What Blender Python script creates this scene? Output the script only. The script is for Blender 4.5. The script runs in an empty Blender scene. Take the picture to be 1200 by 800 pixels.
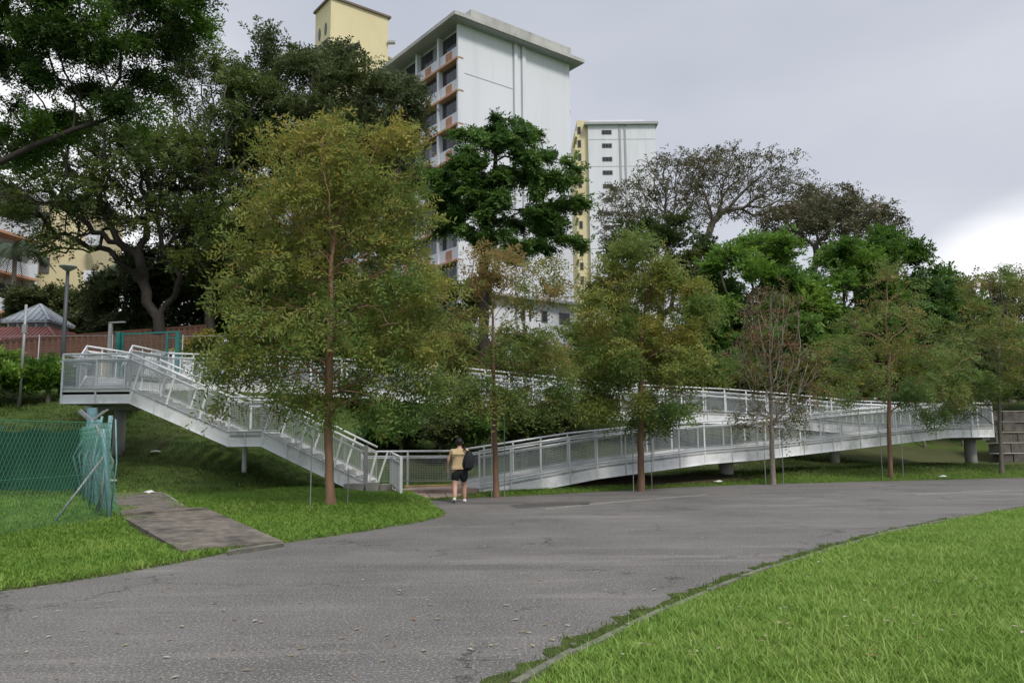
import bpy, bmesh, math, random
import numpy as np
from mathutils import Vector, Matrix

SC = bpy.context.scene
COL = SC.collection
R = math.radians

# ------------------------------------------------------------------ camera
F, PITCH, ROLL, CAMH = 930.0, math.atan(115 / 930.0), R(0.55), 1.6
cp, sp = math.cos(PITCH), math.sin(PITCH)
r0 = Vector((1, 0, 0)); u0 = Vector((0, -sp, cp)); FW = Vector((0, cp, sp))
RT = r0 * math.cos(ROLL) - u0 * math.sin(ROLL)
UP = u0 * math.cos(ROLL) + r0 * math.sin(ROLL)
cam_d = bpy.data.cameras.new("camera")
cam_d.sensor_width = 36.0
cam_d.lens = 36.0 * F / 1200.0
cam_d.clip_start = 0.1
cam_d.clip_end = 3000
cam = bpy.data.objects.new("camera", cam_d)
COL.objects.link(cam)
m = Matrix((RT, UP, -FW)).transposed().to_4x4()
m.translation = Vector((0, 0, CAMH))
cam.matrix_world = m
SC.camera = cam

# ------------------------------------------------------------------ world and sun
SUN_EL, SUN_AZ = R(52), R(150)          # azimuth from +Y clockwise: behind the camera, to its right
w = bpy.data.worlds.new("World"); SC.world = w; w.use_nodes = True
nt = w.node_tree; nt.nodes.clear()
def N(t, **k):
    n = nt.nodes.new(t)
    for a, b in k.items(): setattr(n, a, b)
    return n
L = nt.links.new
sky = N('ShaderNodeTexSky', sky_type='NISHITA', sun_disc=False, sun_elevation=SUN_EL, sun_rotation=SUN_AZ)
sky.air_density = 1.2; sky.dust_density = 3.0
bg1 = N('ShaderNodeBackground'); bg1.inputs[1].default_value = 0.10; L(sky.outputs[0], bg1.inputs[0])
tc = N('ShaderNodeTexCoord'); mp = N('ShaderNodeMapping'); mp.inputs['Scale'].default_value = (1, 1, 2.6)
L(tc.outputs['Generated'], mp.inputs[0])
no = N('ShaderNodeTexNoise'); no.inputs['Scale'].default_value = 1.7; no.inputs['Detail'].default_value = 5; no.inputs['Roughness'].default_value = 0.42
L(mp.outputs[0], no.inputs[0])
cr = N('ShaderNodeValToRGB'); L(no.outputs[0], cr.inputs[0])
e = cr.color_ramp.elements
e[0].position = 0.34; e[0].color = (0.41, 0.435, 0.505, 1); e[1].position = 0.66; e[1].color = (0.565, 0.585, 0.645, 1)
# gradual brightening towards the zenith, as under any cloud deck
sx = N('ShaderNodeSeparateXYZ'); L(tc.outputs['Generated'], sx.inputs[0])
zr = N('ShaderNodeMapRange', interpolation_type='SMOOTHSTEP'); zr.inputs[1].default_value = 0.46; zr.inputs[2].default_value = 1.0; zr.inputs[3].default_value = 1.0; zr.inputs[4].default_value = 2.5
L(sx.outputs[2], zr.inputs[0])
# thin bright parts of the cloud near the horizon
def patch(px, py, c0, c1):
    d = (RT * ((px - 600) / F) + UP * ((400 - py) / F) + FW).normalized()
    v = N('ShaderNodeVectorMath', operation='DOT_PRODUCT'); L(tc.outputs['Generated'], v.inputs[0]); v.inputs[1].default_value = d
    a = N('ShaderNodeMath', operation='MULTIPLY_ADD'); L(no.outputs[0], a.inputs[0]); a.inputs[1].default_value = 0.05; L(v.outputs['Value'], a.inputs[2])
    r = N('ShaderNodeMapRange', interpolation_type='SMOOTHSTEP'); L(a.outputs[0], r.inputs[0]); r.inputs[1].default_value = c0 + .025; r.inputs[2].default_value = c1 + .025
    return r
pa = patch(1300, 378, 0.9900, 0.9997); pb = patch(-30, 240, 0.95, 1.0)
mx = N('ShaderNodeMath', operation='MAXIMUM'); L(pa.outputs[0], mx.inputs[0]); L(pb.outputs[0], mx.inputs[1])
mc = N('ShaderNodeMix', data_type='RGBA'); L(mx.outputs[0], mc.inputs[0]); L(cr.outputs[0], mc.inputs[6]); mc.inputs[7].default_value = (0.98, 0.98, 0.99, 1)
bg2 = N('ShaderNodeBackground'); L(mc.outputs[2], bg2.inputs[0]); L(zr.outputs[0], bg2.inputs[1])
ms = N('ShaderNodeMixShader'); ms.inputs[0].default_value = 0.90
L(bg1.outputs[0], ms.inputs[1]); L(bg2.outputs[0], ms.inputs[2])
wo = N('ShaderNodeOutputWorld'); L(ms.outputs[0], wo.inputs[0])

sd = bpy.data.lights.new("sun", 'SUN'); sd.energy = 2.1; sd.angle = R(12); sd.color = (1, 0.95, 0.87)
so = bpy.data.objects.new("sun", sd); COL.objects.link(so)
sv = Vector((math.sin(SUN_AZ) * math.cos(SUN_EL), math.cos(SUN_AZ) * math.cos(SUN_EL), math.sin(SUN_EL)))
so.rotation_euler = sv.to_track_quat('Z', 'Y').to_euler()
so.location = (0, 0, 60)
SC.view_settings.view_transform = 'Standard'; SC.view_settings.look = 'None'
SC.view_settings.gamma = 1; SC.view_settings.exposure = 0.28; SC.view_settings.use_curve_mapping = False
SC.cycles.max_bounces = 6; SC.cycles.transparent_max_bounces = 8

# ------------------------------------------------------------------ pixel helpers (the 1200 x 800 photograph)
def ray(px, py): return RT * ((px - 600) / F) + UP * ((400 - py) / F) + FW
def at(px, py, Y):
    d = ray(px, py); t = Y / d.y
    return Vector((d.x * t, Y, CAMH + d.z * t))
def gp(px, py, z=0.0):
    d = ray(px, py); t = (z - CAMH) / d.z
    return Vector((d.x * t, d.y * t, z))
def proj(p):
    q = Vector(p) - Vector((0, 0, CAMH)); zc = q.dot(FW)
    return 600 + F * q.dot(RT) / zc, 400 - F * q.dot(UP) / zc

# ------------------------------------------------------------------ materials
MATS = {}
def shader(name):
    m = bpy.data.materials.new(name); m.use_nodes = True
    return m, m.node_tree, m.node_tree.nodes['Principled BSDF']
def mat(name, col, rough=0.6, metal=0.0, var=0.12, scale=6.0, bump=0.0, bscale=40.0, stain=None, stain_amt=0.5, stain_scale=1.5, stretch=(1, 1, 1), coord='Object', spec=0.4):
    if name in MATS: return MATS[name]
    m, t, b = shader(name); l = t.links.new
    tcn = t.nodes.new('ShaderNodeTexCoord'); mpn = t.nodes.new('ShaderNodeMapping'); mpn.inputs['Scale'].default_value = stretch
    l(tcn.outputs[coord], mpn.inputs[0])
    n = t.nodes.new('ShaderNodeTexNoise'); n.inputs['Scale'].default_value = scale; n.inputs['Detail'].default_value = 6; l(mpn.outputs[0], n.inputs[0])
    c = t.nodes.new('ShaderNodeValToRGB'); l(n.outputs[0], c.inputs[0])
    a = [max(0, x * (1 - var)) for x in col]; z = [min(1, x * (1 + var)) for x in col]
    c.color_ramp.elements[0].position = .3; c.color_ramp.elements[0].color = (*a, 1)
    c.color_ramp.elements[1].position = .7; c.color_ramp.elements[1].color = (*z, 1)
    out = c.outputs[0]
    if stain:
        n2 = t.nodes.new('ShaderNodeTexNoise'); n2.inputs['Scale'].default_value = stain_scale; n2.inputs['Detail'].default_value = 9; n2.inputs['Roughness'].default_value = .65; l(mpn.outputs[0], n2.inputs[0])
        r = t.nodes.new('ShaderNodeMapRange'); l(n2.outputs[0], r.inputs[0]); r.inputs[1].default_value = .48; r.inputs[2].default_value = .72; r.inputs[4].default_value = stain_amt
        mx = t.nodes.new('ShaderNodeMix'); mx.data_type = 'RGBA'; l(r.outputs[0], mx.inputs[0]); l(out, mx.inputs[6]); mx.inputs[7].default_value = (*stain, 1)
        out = mx.outputs[2]
    l(out, b.inputs['Base Color'])
    b.inputs['Roughness'].default_value = rough; b.inputs['Metallic'].default_value = metal; b.inputs['Specular IOR Level'].default_value = spec
    if bump:
        n3 = t.nodes.new('ShaderNodeTexNoise'); n3.inputs['Scale'].default_value = bscale; n3.inputs['Detail'].default_value = 4; l(tcn.outputs[coord], n3.inputs[0])
        bp = t.nodes.new('ShaderNodeBump'); bp.inputs['Strength'].default_value = bump; bp.inputs['Distance'].default_value = .02; l(n3.outputs[0], bp.inputs['Height']); l(bp.outputs[0], b.inputs['Normal'])
    MATS[name] = m
    return m

def leafmat(name, stops, trans=0.3, rough=0.6):
    """stops: colours along the leaf 'tint' attribute"""
    m = bpy.data.materials.new(name); m.use_nodes = True; t = m.node_tree; t.nodes.clear(); l = t.links.new
    a = t.nodes.new('ShaderNodeAttribute'); a.attribute_name = 'tint'
    c = t.nodes.new('ShaderNodeValToRGB'); l(a.outputs['Fac'], c.inputs[0])
    el = c.color_ramp.elements
    while len(el) < len(stops): el.new(.5)
    for i, s in enumerate(stops): el[i].position = i / (len(stops) - 1); el[i].color = (*s, 1)
    p = t.nodes.new('ShaderNodeBsdfPrincipled'); l(c.outputs[0], p.inputs['Base Color']); p.inputs['Roughness'].default_value = rough; p.inputs['Specular IOR Level'].default_value = .25
    tr = t.nodes.new('ShaderNodeBsdfTranslucent')
    hs = t.nodes.new('ShaderNodeHueSaturation'); hs.inputs['Value'].default_value = 1.35; hs.inputs['Hue'].default_value = .49; l(c.outputs[0], hs.inputs['Color']); l(hs.outputs[0], tr.inputs[0])
    mx = t.nodes.new('ShaderNodeMixShader'); mx.inputs[0].default_value = trans; l(p.outputs[0], mx.inputs[1]); l(tr.outputs[0], mx.inputs[2])
    o = t.nodes.new('ShaderNodeOutputMaterial'); l(mx.outputs[0], o.inputs[0])
    return m

WHITE = mat('white_painted_steel', (.75, .77, .78), .45, var=.05, scale=1.5, stain=(.27, .28, .23), stain_amt=.62, stain_scale=1.7, stretch=(1, 1, .8))
WIRE = mat('galvanised_wire', (.40, .43, .44), .4, metal=.3, var=.05)
CONC = mat('weathered_concrete', (.34, .33, .30), .9, var=.15, scale=5, bump=.4, stain=(.10, .10, .08), stain_amt=.7, stain_scale=1.6)
PILLAR = mat('pillar_concrete', (.36, .355, .33), .9, var=.08, scale=3, bump=.2, stain=(.16, .15, .12), stain_amt=.5, stain_scale=1.4)
SLAB = mat('old_path_concrete', (.15, .13, .108), .95, var=.4, scale=5, bump=.5, stain=(.030, .028, .025), stain_amt=1, stain_scale=1.9)
KERB = mat('mossy_kerb_concrete', (.145, .14, .115), .95, var=.35, scale=5, bump=.6, stain=(.04, .05, .025), stain_amt=.95, stain_scale=3.5)
PINK = mat('pinkish_paving', (.34, .25, .21), .9, var=.15, scale=8, bump=.3, stain=(.15, .12, .10), stain_amt=.6)
YELLOW = mat('ochre_step_edge', (.50, .35, .15), .8, var=.15, scale=8, stain=(.2, .15, .1), stain_amt=.5)
TEAL = mat('teal_painted_steel', (.02, .14, .13), .5, var=.15)
LINKG = mat('green_coated_wire', (.07, .24, .15), .55, var=.1)
BLUET = mat('faded_blue_green_steel', (.14, .27, .29), .6, var=.3, scale=4, stain=(.25, .3, .3), stain_amt=.5)
SCREEN = mat('green_windscreen', (.018, .078, .045), .9, var=.2, scale=2)
DARKM = mat('dark_grey_metal', (.05, .055, .06), .5, var=.1)
GREYM = mat('grey_metal', (.28, .29, .29), .5, metal=.3, var=.1)

# ------------------------------------------------------------------ mesh helpers
class MB:
    def __init__(s): s.v = []; s.f = []
    def add(s, vs, fs):
        o = len(s.v); s.v += [tuple(x) for x in vs]; s.f += [tuple(i + o for i in f) for f in fs]; return s
    def box(s, c, size, rz=0.0, M=None):
        hx, hy, hz = [q / 2 for q in size]; vs = []
        for z in (-hz, hz):
            for x, y in ((-hx, -hy), (hx, -hy), (hx, hy), (-hx, hy)):
                v = Vector((x, y, z))
                if rz: v = Matrix.Rotation(rz, 3, 'Z') @ v
                if M is not None: v = M @ v
                vs.append(v + Vector(c))
        return s.add(vs, [(3, 2, 1, 0), (4, 5, 6, 7), (0, 1, 5, 4), (1, 2, 6, 5), (2, 3, 7, 6), (3, 0, 4, 7)])
    def bar(s, p, q, w=.05, h=None, n=4, caps=True, w2=None):
        p = Vector(p); q = Vector(q); d = (q - p)
        if d.length < 1e-6: return s
        d.normalize(); h = h or w
        ref = Vector((0, 0, 1)) if abs(d.z) < .93 else Vector((0, 1, 0))
        a = d.cross(ref).normalized(); b = a.cross(d).normalized()
        vs = []
        for k, c in enumerate((p, q)):
            sc = 1 if (k == 0 or w2 is None) else w2 / w
            for i in range(n):
                t = 2 * math.pi * (i + .5) / n; g = 1 / math.cos(math.pi / n) if n == 4 else 1
                vs.append(c + a * (w / 2 * math.cos(t) * g * sc) + b * (h / 2 * math.sin(t) * g * sc))
        fs = [(i, (i + 1) % n, n + (i + 1) % n, n + i) for i in range(n)]
        if caps: fs += [tuple(range(n))[::-1], tuple(range(n, 2 * n))]
        return s.add(vs, fs)
    def tube(s, pts, r, n=8, caps=True):
        pts = [Vector(p) for p in pts]; rr = r if isinstance(r, (list, tuple)) else [r] * len(pts); vs = []
        for i, p in enumerate(pts):
            d = (pts[min(i + 1, len(pts) - 1)] - pts[max(i - 1, 0)]).normalized()
            ref = Vector((0, 0, 1)) if abs(d.z) < .93 else Vector((0, 1, 0))
            a = d.cross(ref).normalized(); b = a.cross(d).normalized()
            for k in range(n): t = 2 * math.pi * k / n; vs.append(p + a * (rr[i] * math.cos(t)) + b * (rr[i] * math.sin(t)))
        fs = []
        for i in range(len(pts) - 1):
            for k in range(n): fs.append((i * n + k, i * n + (k + 1) % n, (i + 1) * n + (k + 1) % n, (i + 1) * n + k))
        if caps: fs += [tuple(range(n))[::-1], tuple(range((len(pts) - 1) * n, len(pts) * n))]
        return s.add(vs, fs)
    def prism(s, poly, z0, z1):
        n = len(poly)
        vs = [(p[0], p[1], (p[2] if len(p) > 2 else 0) + z0) for p in poly] + [(p[0], p[1], (p[2] if len(p) > 2 else 0) + z1) for p in poly]
        return s.add(vs, [tuple(range(n))[::-1], tuple(range(n, 2 * n))] + [(i, (i + 1) % n, n + (i + 1) % n, n + i) for i in range(n)])
    def quad(s, a, b, c, d): return s.add([a, b, c, d], [(0, 1, 2, 3)])
    def mesh(s, name, m, smooth=False):
        me = bpy.data.meshes.new(name); me.from_pydata(s.v, [], s.f); me.validate(); me.update()
        if m: me.materials.append(m)
        if smooth: me.polygons.foreach_set('use_smooth', [True] * len(me.polygons))
        return me
    def build(s, name, m, parent=None, smooth=False, loc=None):
        return link(name, s.mesh(name, m, smooth), parent, loc)
def link(name, me, parent=None, loc=None):
    """parts are modelled in the same space as their thing's parent, unless loc is given"""
    o = bpy.data.objects.new(name, me); COL.objects.link(o)
    if parent is not None:
        o.parent = parent
        if loc is None: o.matrix_parent_inverse = parent_inv(parent)
        else: o.location = Vector(loc); o.matrix_parent_inverse = parent_inv(parent)
    elif loc is not None: o.location = loc
    return o
def parent_inv(p):
    M = p.matrix_basis.copy(); q = p
    while q.parent: M = q.parent.matrix_basis @ q.matrix_parent_inverse @ M if False else M; q = q.parent
    if p.parent: return Matrix.Identity(4) if p.matrix_basis == Matrix.Identity(4) else p.matrix_basis.inverted()
    return M.inverted()
def thing(name, label, cat, loc, group=None):
    o = bpy.data.objects.new(name, None); COL.objects.link(o); o.location = loc; o.empty_display_size = .3
    o['label'] = label; o['category'] = cat
    if group: o['group'] = group
    return o
def tag(o, label, cat, group=None):
    o['label'] = label; o['category'] = cat
    if group: o['group'] = group
    return o
def structure(o): o['kind'] = 'structure'; return o
def np_mesh(name, verts, faces, m, tint=None, smooth=False):
    """verts (n,3) float, faces (k,4) int"""
    me = bpy.data.meshes.new(name); verts = np.ascontiguousarray(verts, dtype=np.float32); faces = np.ascontiguousarray(faces, dtype=np.int32)
    me.vertices.add(len(verts)); me.vertices.foreach_set('co', verts.ravel())
    k = faces.shape[1]
    me.loops.add(faces.size); me.loops.foreach_set('vertex_index', faces.ravel())
    me.polygons.add(len(faces)); me.polygons.foreach_set('loop_start', np.arange(0, faces.size, k, dtype=np.int32))
    try: me.polygons.foreach_set('loop_total', np.full(len(faces), k, dtype=np.int32))
    except Exception: pass
    if tint is not None:
        a = me.attributes.new('tint', 'FLOAT', 'POINT'); a.data.foreach_set('value', np.ascontiguousarray(tint, dtype=np.float32))
    if smooth: me.polygons.foreach_set('use_smooth', np.ones(len(faces), dtype=bool))
    me.update(calc_edges=True); me.materials.append(m)
    return me

# ------------------------------------------------------------------ terrain
def sst(x): x = np.clip(x, 0, 1); return x * x * (3 - 2 * x)
SL = -0.26                                # the far side's grid columns lean with the picture
edge_px = [(-500, 790), (-250, 735), (0, 693), (110, 677), (210, 659), (270, 647), (330, 636.5), (430, 622), (495, 611), (519, 605), (513, 598), (500, 591.5), (489, 587), (557, 583), (650, 579), (800, 570.5), (900, 567), (1000, 564.5), (1100, 562), (1200, 559.5), (1400, 554), (1700, 549)]
edge_pt = [gp(a, b) for a, b in edge_px]
eu = [p.x - SL * p.y for p in edge_pt]
for i in range(1, len(eu)):
    if eu[i] <= eu[i - 1]: eu[i] = eu[i - 1] + .02
edge_pt[0:0] = [Vector((-60, 1.0, 0)), Vector((-20, 3.2, 0))]; eu[0:0] = [-60.2, -20.8]
edge_pt += [Vector((60, 44, 0)), Vector((200, 60, 0))]; eu += [72, 216]
EX = np.array([p.x for p in edge_pt]); EY = np.array([p.y for p in edge_pt]); EU = np.array(eu)
def road_edge_y(X, Y):
    u = X - SL * Y
    return np.interp(u, EU, EY)
BX = [-80, -20, -12, -9, -7.5, -5.5, -4, 0, 8, 20, 24, 60]
BY = [20.0, 20.3, 20.5, 20.9, 21.8, 24.4, 25.6, 27.3, 31, 38, 39.5, 46]
WX = [-80, -10, 0, 20, 60]; WW = [9.5, 9.5, 10, 13, 16]
def H(X, Y):
    X = np.asarray(X, float); Y = np.asarray(Y, float)
    v = Y - road_edge_y(X, Y)
    base = .035 + .23 * sst(v / 9.0) * (1 - sst((X - 0) / 3.0)) + .30 * sst(v / 2.2) * sst((X + 1.2) / 1.5)
    s = (Y - np.interp(X, BX, BY)) / np.interp(X, WX, WW)
    s = np.clip(s, 0, None)
    hill = 3.35 * (.45 * sst(s) + .55 * np.clip(np.where(s < .08, s * s / .16, s - .04) / .96, 0, 1)) + .03 * np.clip(Y - 45, 0, 400)
    bump = .05 * np.sin(X * 1.3 + .7 * Y) * np.sin(Y * 1.1 - X * .4) * sst(v / 3) + .25 * np.sin(X * .23) * np.sin(Y * .19 + 1) * sst(s)
    mound = 0
    for mx_, my_, mh_ in ((at(581.5, 500, 22.6).x, 22.6, .20), (at(750.5, 500, 24.6).x, 24.6, .20), (at(905, 500, 27.3).x, 27.3, .16), (at(388, 500, 17.9).x, 17.9, .05)):
        mound = mound + mh_ * np.exp(-((X - mx_) ** 2 + (Y - my_) ** 2) / .75)
    return base + hill + bump + mound * sst(v / .8)
def h(x, y): return float(H(x, y))

gcol = (.055, .105, .018)
def grassmat(name, c1, c2, dirt, dirt_amt, scale=.8):
    m, t, b = shader(name); l = t.links.new
    tcn = t.nodes.new('ShaderNodeTexCoord')
    n = t.nodes.new('ShaderNodeTexNoise'); n.inputs['Scale'].default_value = scale; n.inputs['Detail'].default_value = 8; n.inputs['Roughness'].default_value = .65; l(tcn.outputs['Object'], n.inputs[0])
    c = t.nodes.new('ShaderNodeValToRGB'); l(n.outputs[0], c.inputs[0])
    c.color_ramp.elements[0].position = .35; c.color_ramp.elements[0].color = (*c1, 1); c.color_ramp.elements[1].position = .65; c.color_ramp.elements[1].color = (*c2, 1)
    n2 = t.nodes.new('ShaderNodeTexNoise'); n2.inputs['Scale'].default_value = .35; n2.inputs['Detail'].default_value = 7; l(tcn.outputs['Object'], n2.inputs[0])
    r = t.nodes.new('ShaderNodeMapRange'); l(n2.outputs[0], r.inputs[0]); r.inputs[1].default_value = .52; r.inputs[2].default_value = .66; r.inputs[4].default_value = dirt_amt
    a = t.nodes.new('ShaderNodeAttribute'); a.attribute_name = 'bare'
    mx0 = t.nodes.new('ShaderNodeMath'); mx0.operation = 'MAXIMUM'; l(r.outputs[0], mx0.inputs[0]); l(a.outputs['Fac'], mx0.inputs[1])
    mx = t.nodes.new('ShaderNodeMix'); mx.data_type = 'RGBA'; l(mx0.outputs[0], mx.inputs[0]); l(c.outputs[0], mx.inputs[6]); mx.inputs[7].default_value = (*dirt, 1)
    l(mx.outputs[2], b.inputs['Base Color']); b.inputs['Roughness'].default_value = .95; b.inputs['Specular IOR Level'].default_value = .1
    n3 = t.nodes.new('ShaderNodeTexNoise'); n3.inputs['Scale'].default_value = 45; n3.inputs['Detail'].default_value = 3; l(tcn.outputs['Object'], n3.inputs[0])
    bp = t.nodes.new('ShaderNodeBump'); bp.inputs['Strength'].default_value = .8; bp.inputs['Distance'].default_value = .04; l(n3.outputs[0], bp.inputs['Height']); l(bp.outputs[0], b.inputs['Normal'])
    return m
HILLG = grassmat('hill_turf', (.050, .082, .020), (.086, .126, .031), (.072, .058, .038), .6)
LAWNG = grassmat('lawn_turf', (.06, .105, .02), (.10, .17, .03), (.10, .085, .04), .25)

# far side terrain
us = np.concatenate([np.linspace(-300, -24, 18), np.arange(-23, 34, .28), np.linspace(34.5, 320, 26)])
for q in EU: 
    if -23 < q < 34: us = np.append(us, q)
us = np.unique(np.round(us, 3))
vs_ = np.concatenate([[0, .06, .15, .3, .5], np.arange(.75, 34, .33), np.linspace(35, 480, 34)])
U, V = np.meshgrid(us, vs_, indexing='ij')
ex = np.interp(U, EU, EX); ey = np.interp(U, EU, EY)
rough = .035 * np.sin(U * 9.1) + .03 * np.sin(U * 23.7 + 1) + .02 * np.sin(U * 51.0)
TX = ex + SL * V + 0 * U; TY = ey + V + rough * np.exp(-V * 3) * np.where(np.abs(U - 3.0) < .3, 0, 1)
TZ = H(TX, TY); TZ[:, 0] = -.02
nu, nv = U.shape
idx = np.arange(nu * nv).reshape(nu, nv)
fc = np.stack([idx[:-1, :-1], idx[1:, :-1], idx[1:, 1:], idx[:-1, 1:]], -1).reshape(-1, 4)
VT = np.stack([TX, TY, TZ], -1).reshape(-1, 3)
hm = np_mesh('grassy_hillside', VT, fc, HILLG, smooth=True)
hill = link('grassy_hillside', hm); structure(hill)
gr = MB(); gr.quad((-1500, -600, -.12), (1500, -600, -.12), (1500, 2500, -.12), (-1500, 2500, -.12)); structure(gr.build('ground', LAWNG))

# ------------------------------------------------------------------ road
kerb_px = [(590, 815), (620, 800), (706, 756), (800, 711), (885, 677), (973, 647), (1030, 630), (1110, 613), (1200, 598), (1330, 580), (1600, 560)]
kp = [gp(a, b) for a, b in kerb_px]
kp = [Vector((-3.2, -9, 0)), Vector((-2.2, -4, 0)), Vector((-1.3, 0, 0)), Vector((-.7, 2.6, 0))] + kp + [Vector((70, 40, 0)), Vector((220, 56, 0))]
def resample(pts, step):
    out = [pts[0].copy()]; acc = 0
    for a, b in zip(pts, pts[1:]):
        L_ = (b - a).length; n = max(1, int(round(L_ / step)))
        for i in range(1, n + 1): out.append(a.lerp(b, i / n))
    return out
def smooth_pts(pts, it=3):
    for _ in range(it): pts = [pts[0]] + [(pts[i - 1] + pts[i] * 2 + pts[i + 1]) / 4 for i in range(1, len(pts) - 1)] + [pts[-1]]
    return pts
KC = smooth_pts(resample(kp, .45), 6)

def roadmat():
    m, t, b = shader('asphalt'); l = t.links.new
    tcn = t.nodes.new('ShaderNodeTexCoord')
    def noise(s, d=6, ro=.6, st=None):
        n = t.nodes.new('ShaderNodeTexNoise'); n.inputs['Scale'].default_value = s; n.inputs['Detail'].default_value = d; n.inputs['Roughness'].default_value = ro
        if st:
            mpn = t.nodes.new('ShaderNodeMapping'); mpn.inputs['Rotation'].default_value = (0, 0, st[1]); mpn.inputs['Scale'].default_value = st[0]
            l(tcn.outputs['Object'], mpn.inputs[0]); l(mpn.outputs[0], n.inputs[0])
        else: l(tcn.outputs['Object'], n.inputs[0])
        return n
    def rng(n, a, b_, c=0, d=1):
        r = t.nodes.new('ShaderNodeMapRange'); l(n.outputs[0], r.inputs[0]); r.inputs[1].default_value = a; r.inputs[2].default_value = b_; r.inputs[3].default_value = c; r.inputs[4].default_value = d; return r
    def mix(f, a, b_):
        x = t.nodes.new('ShaderNodeMix'); x.data_type = 'RGBA'; l(f, x.inputs[0])
        for k, i in ((a, 6), (b_, 7)):
            if isinstance(k, tuple): x.inputs[i].default_value = (*k, 1)
            else: l(k, x.inputs[i])
        return x.outputs[2]
    c = mix(rng(noise(.35, 8, .7), .35, .65).outputs[0], (.085, .081, .076), (.145, .138, .129))
    # lengthwise wear along the bend
    c = mix(rng(noise(1.0, 8, .7, ((.18, 1.3, 1), R(-27))), .52, .70, 0, .75).outputs[0], c, (.215, .200, .180))
    c = mix(rng(noise(1.0, 8, .65, ((.12, .9, 1), R(-27))), .34, .46, .55, 0).outputs[0], c, (.060, .057, .054))
    # aggregate speckle
    c = mix(rng(noise(42, 3, .8), .53, .66, 0, 1).outputs[0], c, (.34, .32, .295))
    c = mix(rng(noise(34, 3, .8), .34, .46, .85, 0).outputs[0], c, (.030, .029, .028))
    # hairline cracks
    vo = t.nodes.new('ShaderNodeTexVoronoi'); vo.feature = 'DISTANCE_TO_EDGE'; vo.inputs['Scale'].default_value = .38
    dn = noise(2.2, 5, .7); ad = t.nodes.new('ShaderNodeVectorMath'); ad.operation = 'ADD'; l(tcn.outputs['Object'], ad.inputs[0])
    scv = t.nodes.new('ShaderNodeVectorMath'); scv.operation = 'SCALE'; l(dn.outputs['Color'], scv.inputs[0]); scv.inputs['Scale'].default_value = .9; l(scv.outputs[0], ad.inputs[1]); l(ad.outputs[0], vo.inputs['Vector'])
    cr_ = t.nodes.new('ShaderNodeMapRange'); l(vo.outputs['Distance'], cr_.inputs[0]); cr_.inputs[1].default_value = .002; cr_.inputs[2].default_value = .010; cr_.inputs[3].default_value = .8; cr_.inputs[4].default_value = 0
    gate = rng(noise(.3, 3), .50, .56); mu = t.nodes.new('ShaderNodeMath'); mu.operation = 'MULTIPLY'; l(cr_.outputs[0], mu.inputs[0]); l(gate.outputs[0], mu.inputs[1])
    c = mix(mu.outputs[0], c, (.03, .03, .03))
    l(c, b.inputs['Base Color']); b.inputs['Roughness'].default_value = .85; b.inputs['Specular IOR Level'].default_value = .25
    n3 = noise(45, 3, .7); bp = t.nodes.new('ShaderNodeBump'); bp.inputs['Strength'].default_value = .5; bp.inputs['Distance'].default_value = .01; l(n3.outputs[0], bp.inputs['Height']); l(bp.outputs[0], b.inputs['Normal'])
    return m
ROAD = roadmat()
# near boundary = outside the weed strip; far boundary tucked under the bank
def offset_curve(pts, d):
    out = []
    for i, p in enumerate(pts):
        t = (pts[min(i + 1, len(pts) - 1)] - pts[max(i - 1, 0)]); t.z = 0; t.normalize()
        out.append(p + Vector((-t.y, t.x, 0)) * d)
    return out
rd = MB(); near = offset_curve(KC, -.1)
far = [Vector((a, b + .25, 0)) for a, b in zip(EX, EY)]
far = [Vector((-60, -20, 0))] + far
nr = [near[int(i * (len(near) - 1) / 160)] for i in range(161)]
rd.v = [(p.x, p.y, 0) for p in nr] + [(p.x, p.y, 0) for p in reversed(far)]
bm = bmesh.new(); bv = [bm.verts.new(v) for v in rd.v]; bm.faces.new(bv); bmesh.ops.triangulate(bm, faces=bm.faces[:]); bmesh.ops.recalc_face_normals(bm, faces=bm.faces[:])
me = bpy.data.meshes.new('road'); bm.to_mesh(me); bm.free(); me.materials.append(ROAD); structure(link('road', me))

# worn pale line and a darker repair patch on the asphalt
WORN = mat('worn_line_paint', (.20, .19, .175), .9, var=.3, scale=9, stain=(.11, .105, .10), stain_amt=1, stain_scale=2.5)
PATCH = mat('repair_asphalt', (.066, .062, .058), .9, var=.3, scale=30, stain=(.10, .095, .09), stain_amt=.9, stain_scale=2)
def decal(pxs, m, name, z=.004, jag=.03, seed=1):
    rj = random.Random(seed); pts = [gp(a, b) for a, b in pxs]; out = []
    for a, b in zip(pts, pts[1:] + pts[:1]):
        k = max(1, int((b - a).length / .25))
        for i in range(k): p = a.lerp(b, i / k); out.append((p.x + rj.uniform(-jag, jag), p.y + rj.uniform(-jag, jag), z))
    mb = MB(); mb.v = out; mb.f = [tuple(range(len(out)))]; return structure(mb.build(name, m))
decal([(640, 597.5), (700, 591), (760, 585.5), (830, 580), (830, 578.8), (760, 584), (700, 589), (640, 595)], WORN, 'worn_line', seed=2)
decal([(1075, 580), (1140, 576.5), (1200, 574.5), (1200, 573.3), (1140, 575.2), (1075, 578.6)], WORN, 'worn_line', seed=3)
decal([(598, 592), (640, 588.5), (692, 587.5), (690, 591), (640, 593), (604, 595.5)], PATCH, 'repair_patch', seed=4)
0 and decal([(122, 763), (150, 757), (176, 749), (178, 751), (151, 760), (126, 765.5)], PATCH, 'repair_patch', jag=.012, seed=5)
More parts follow.
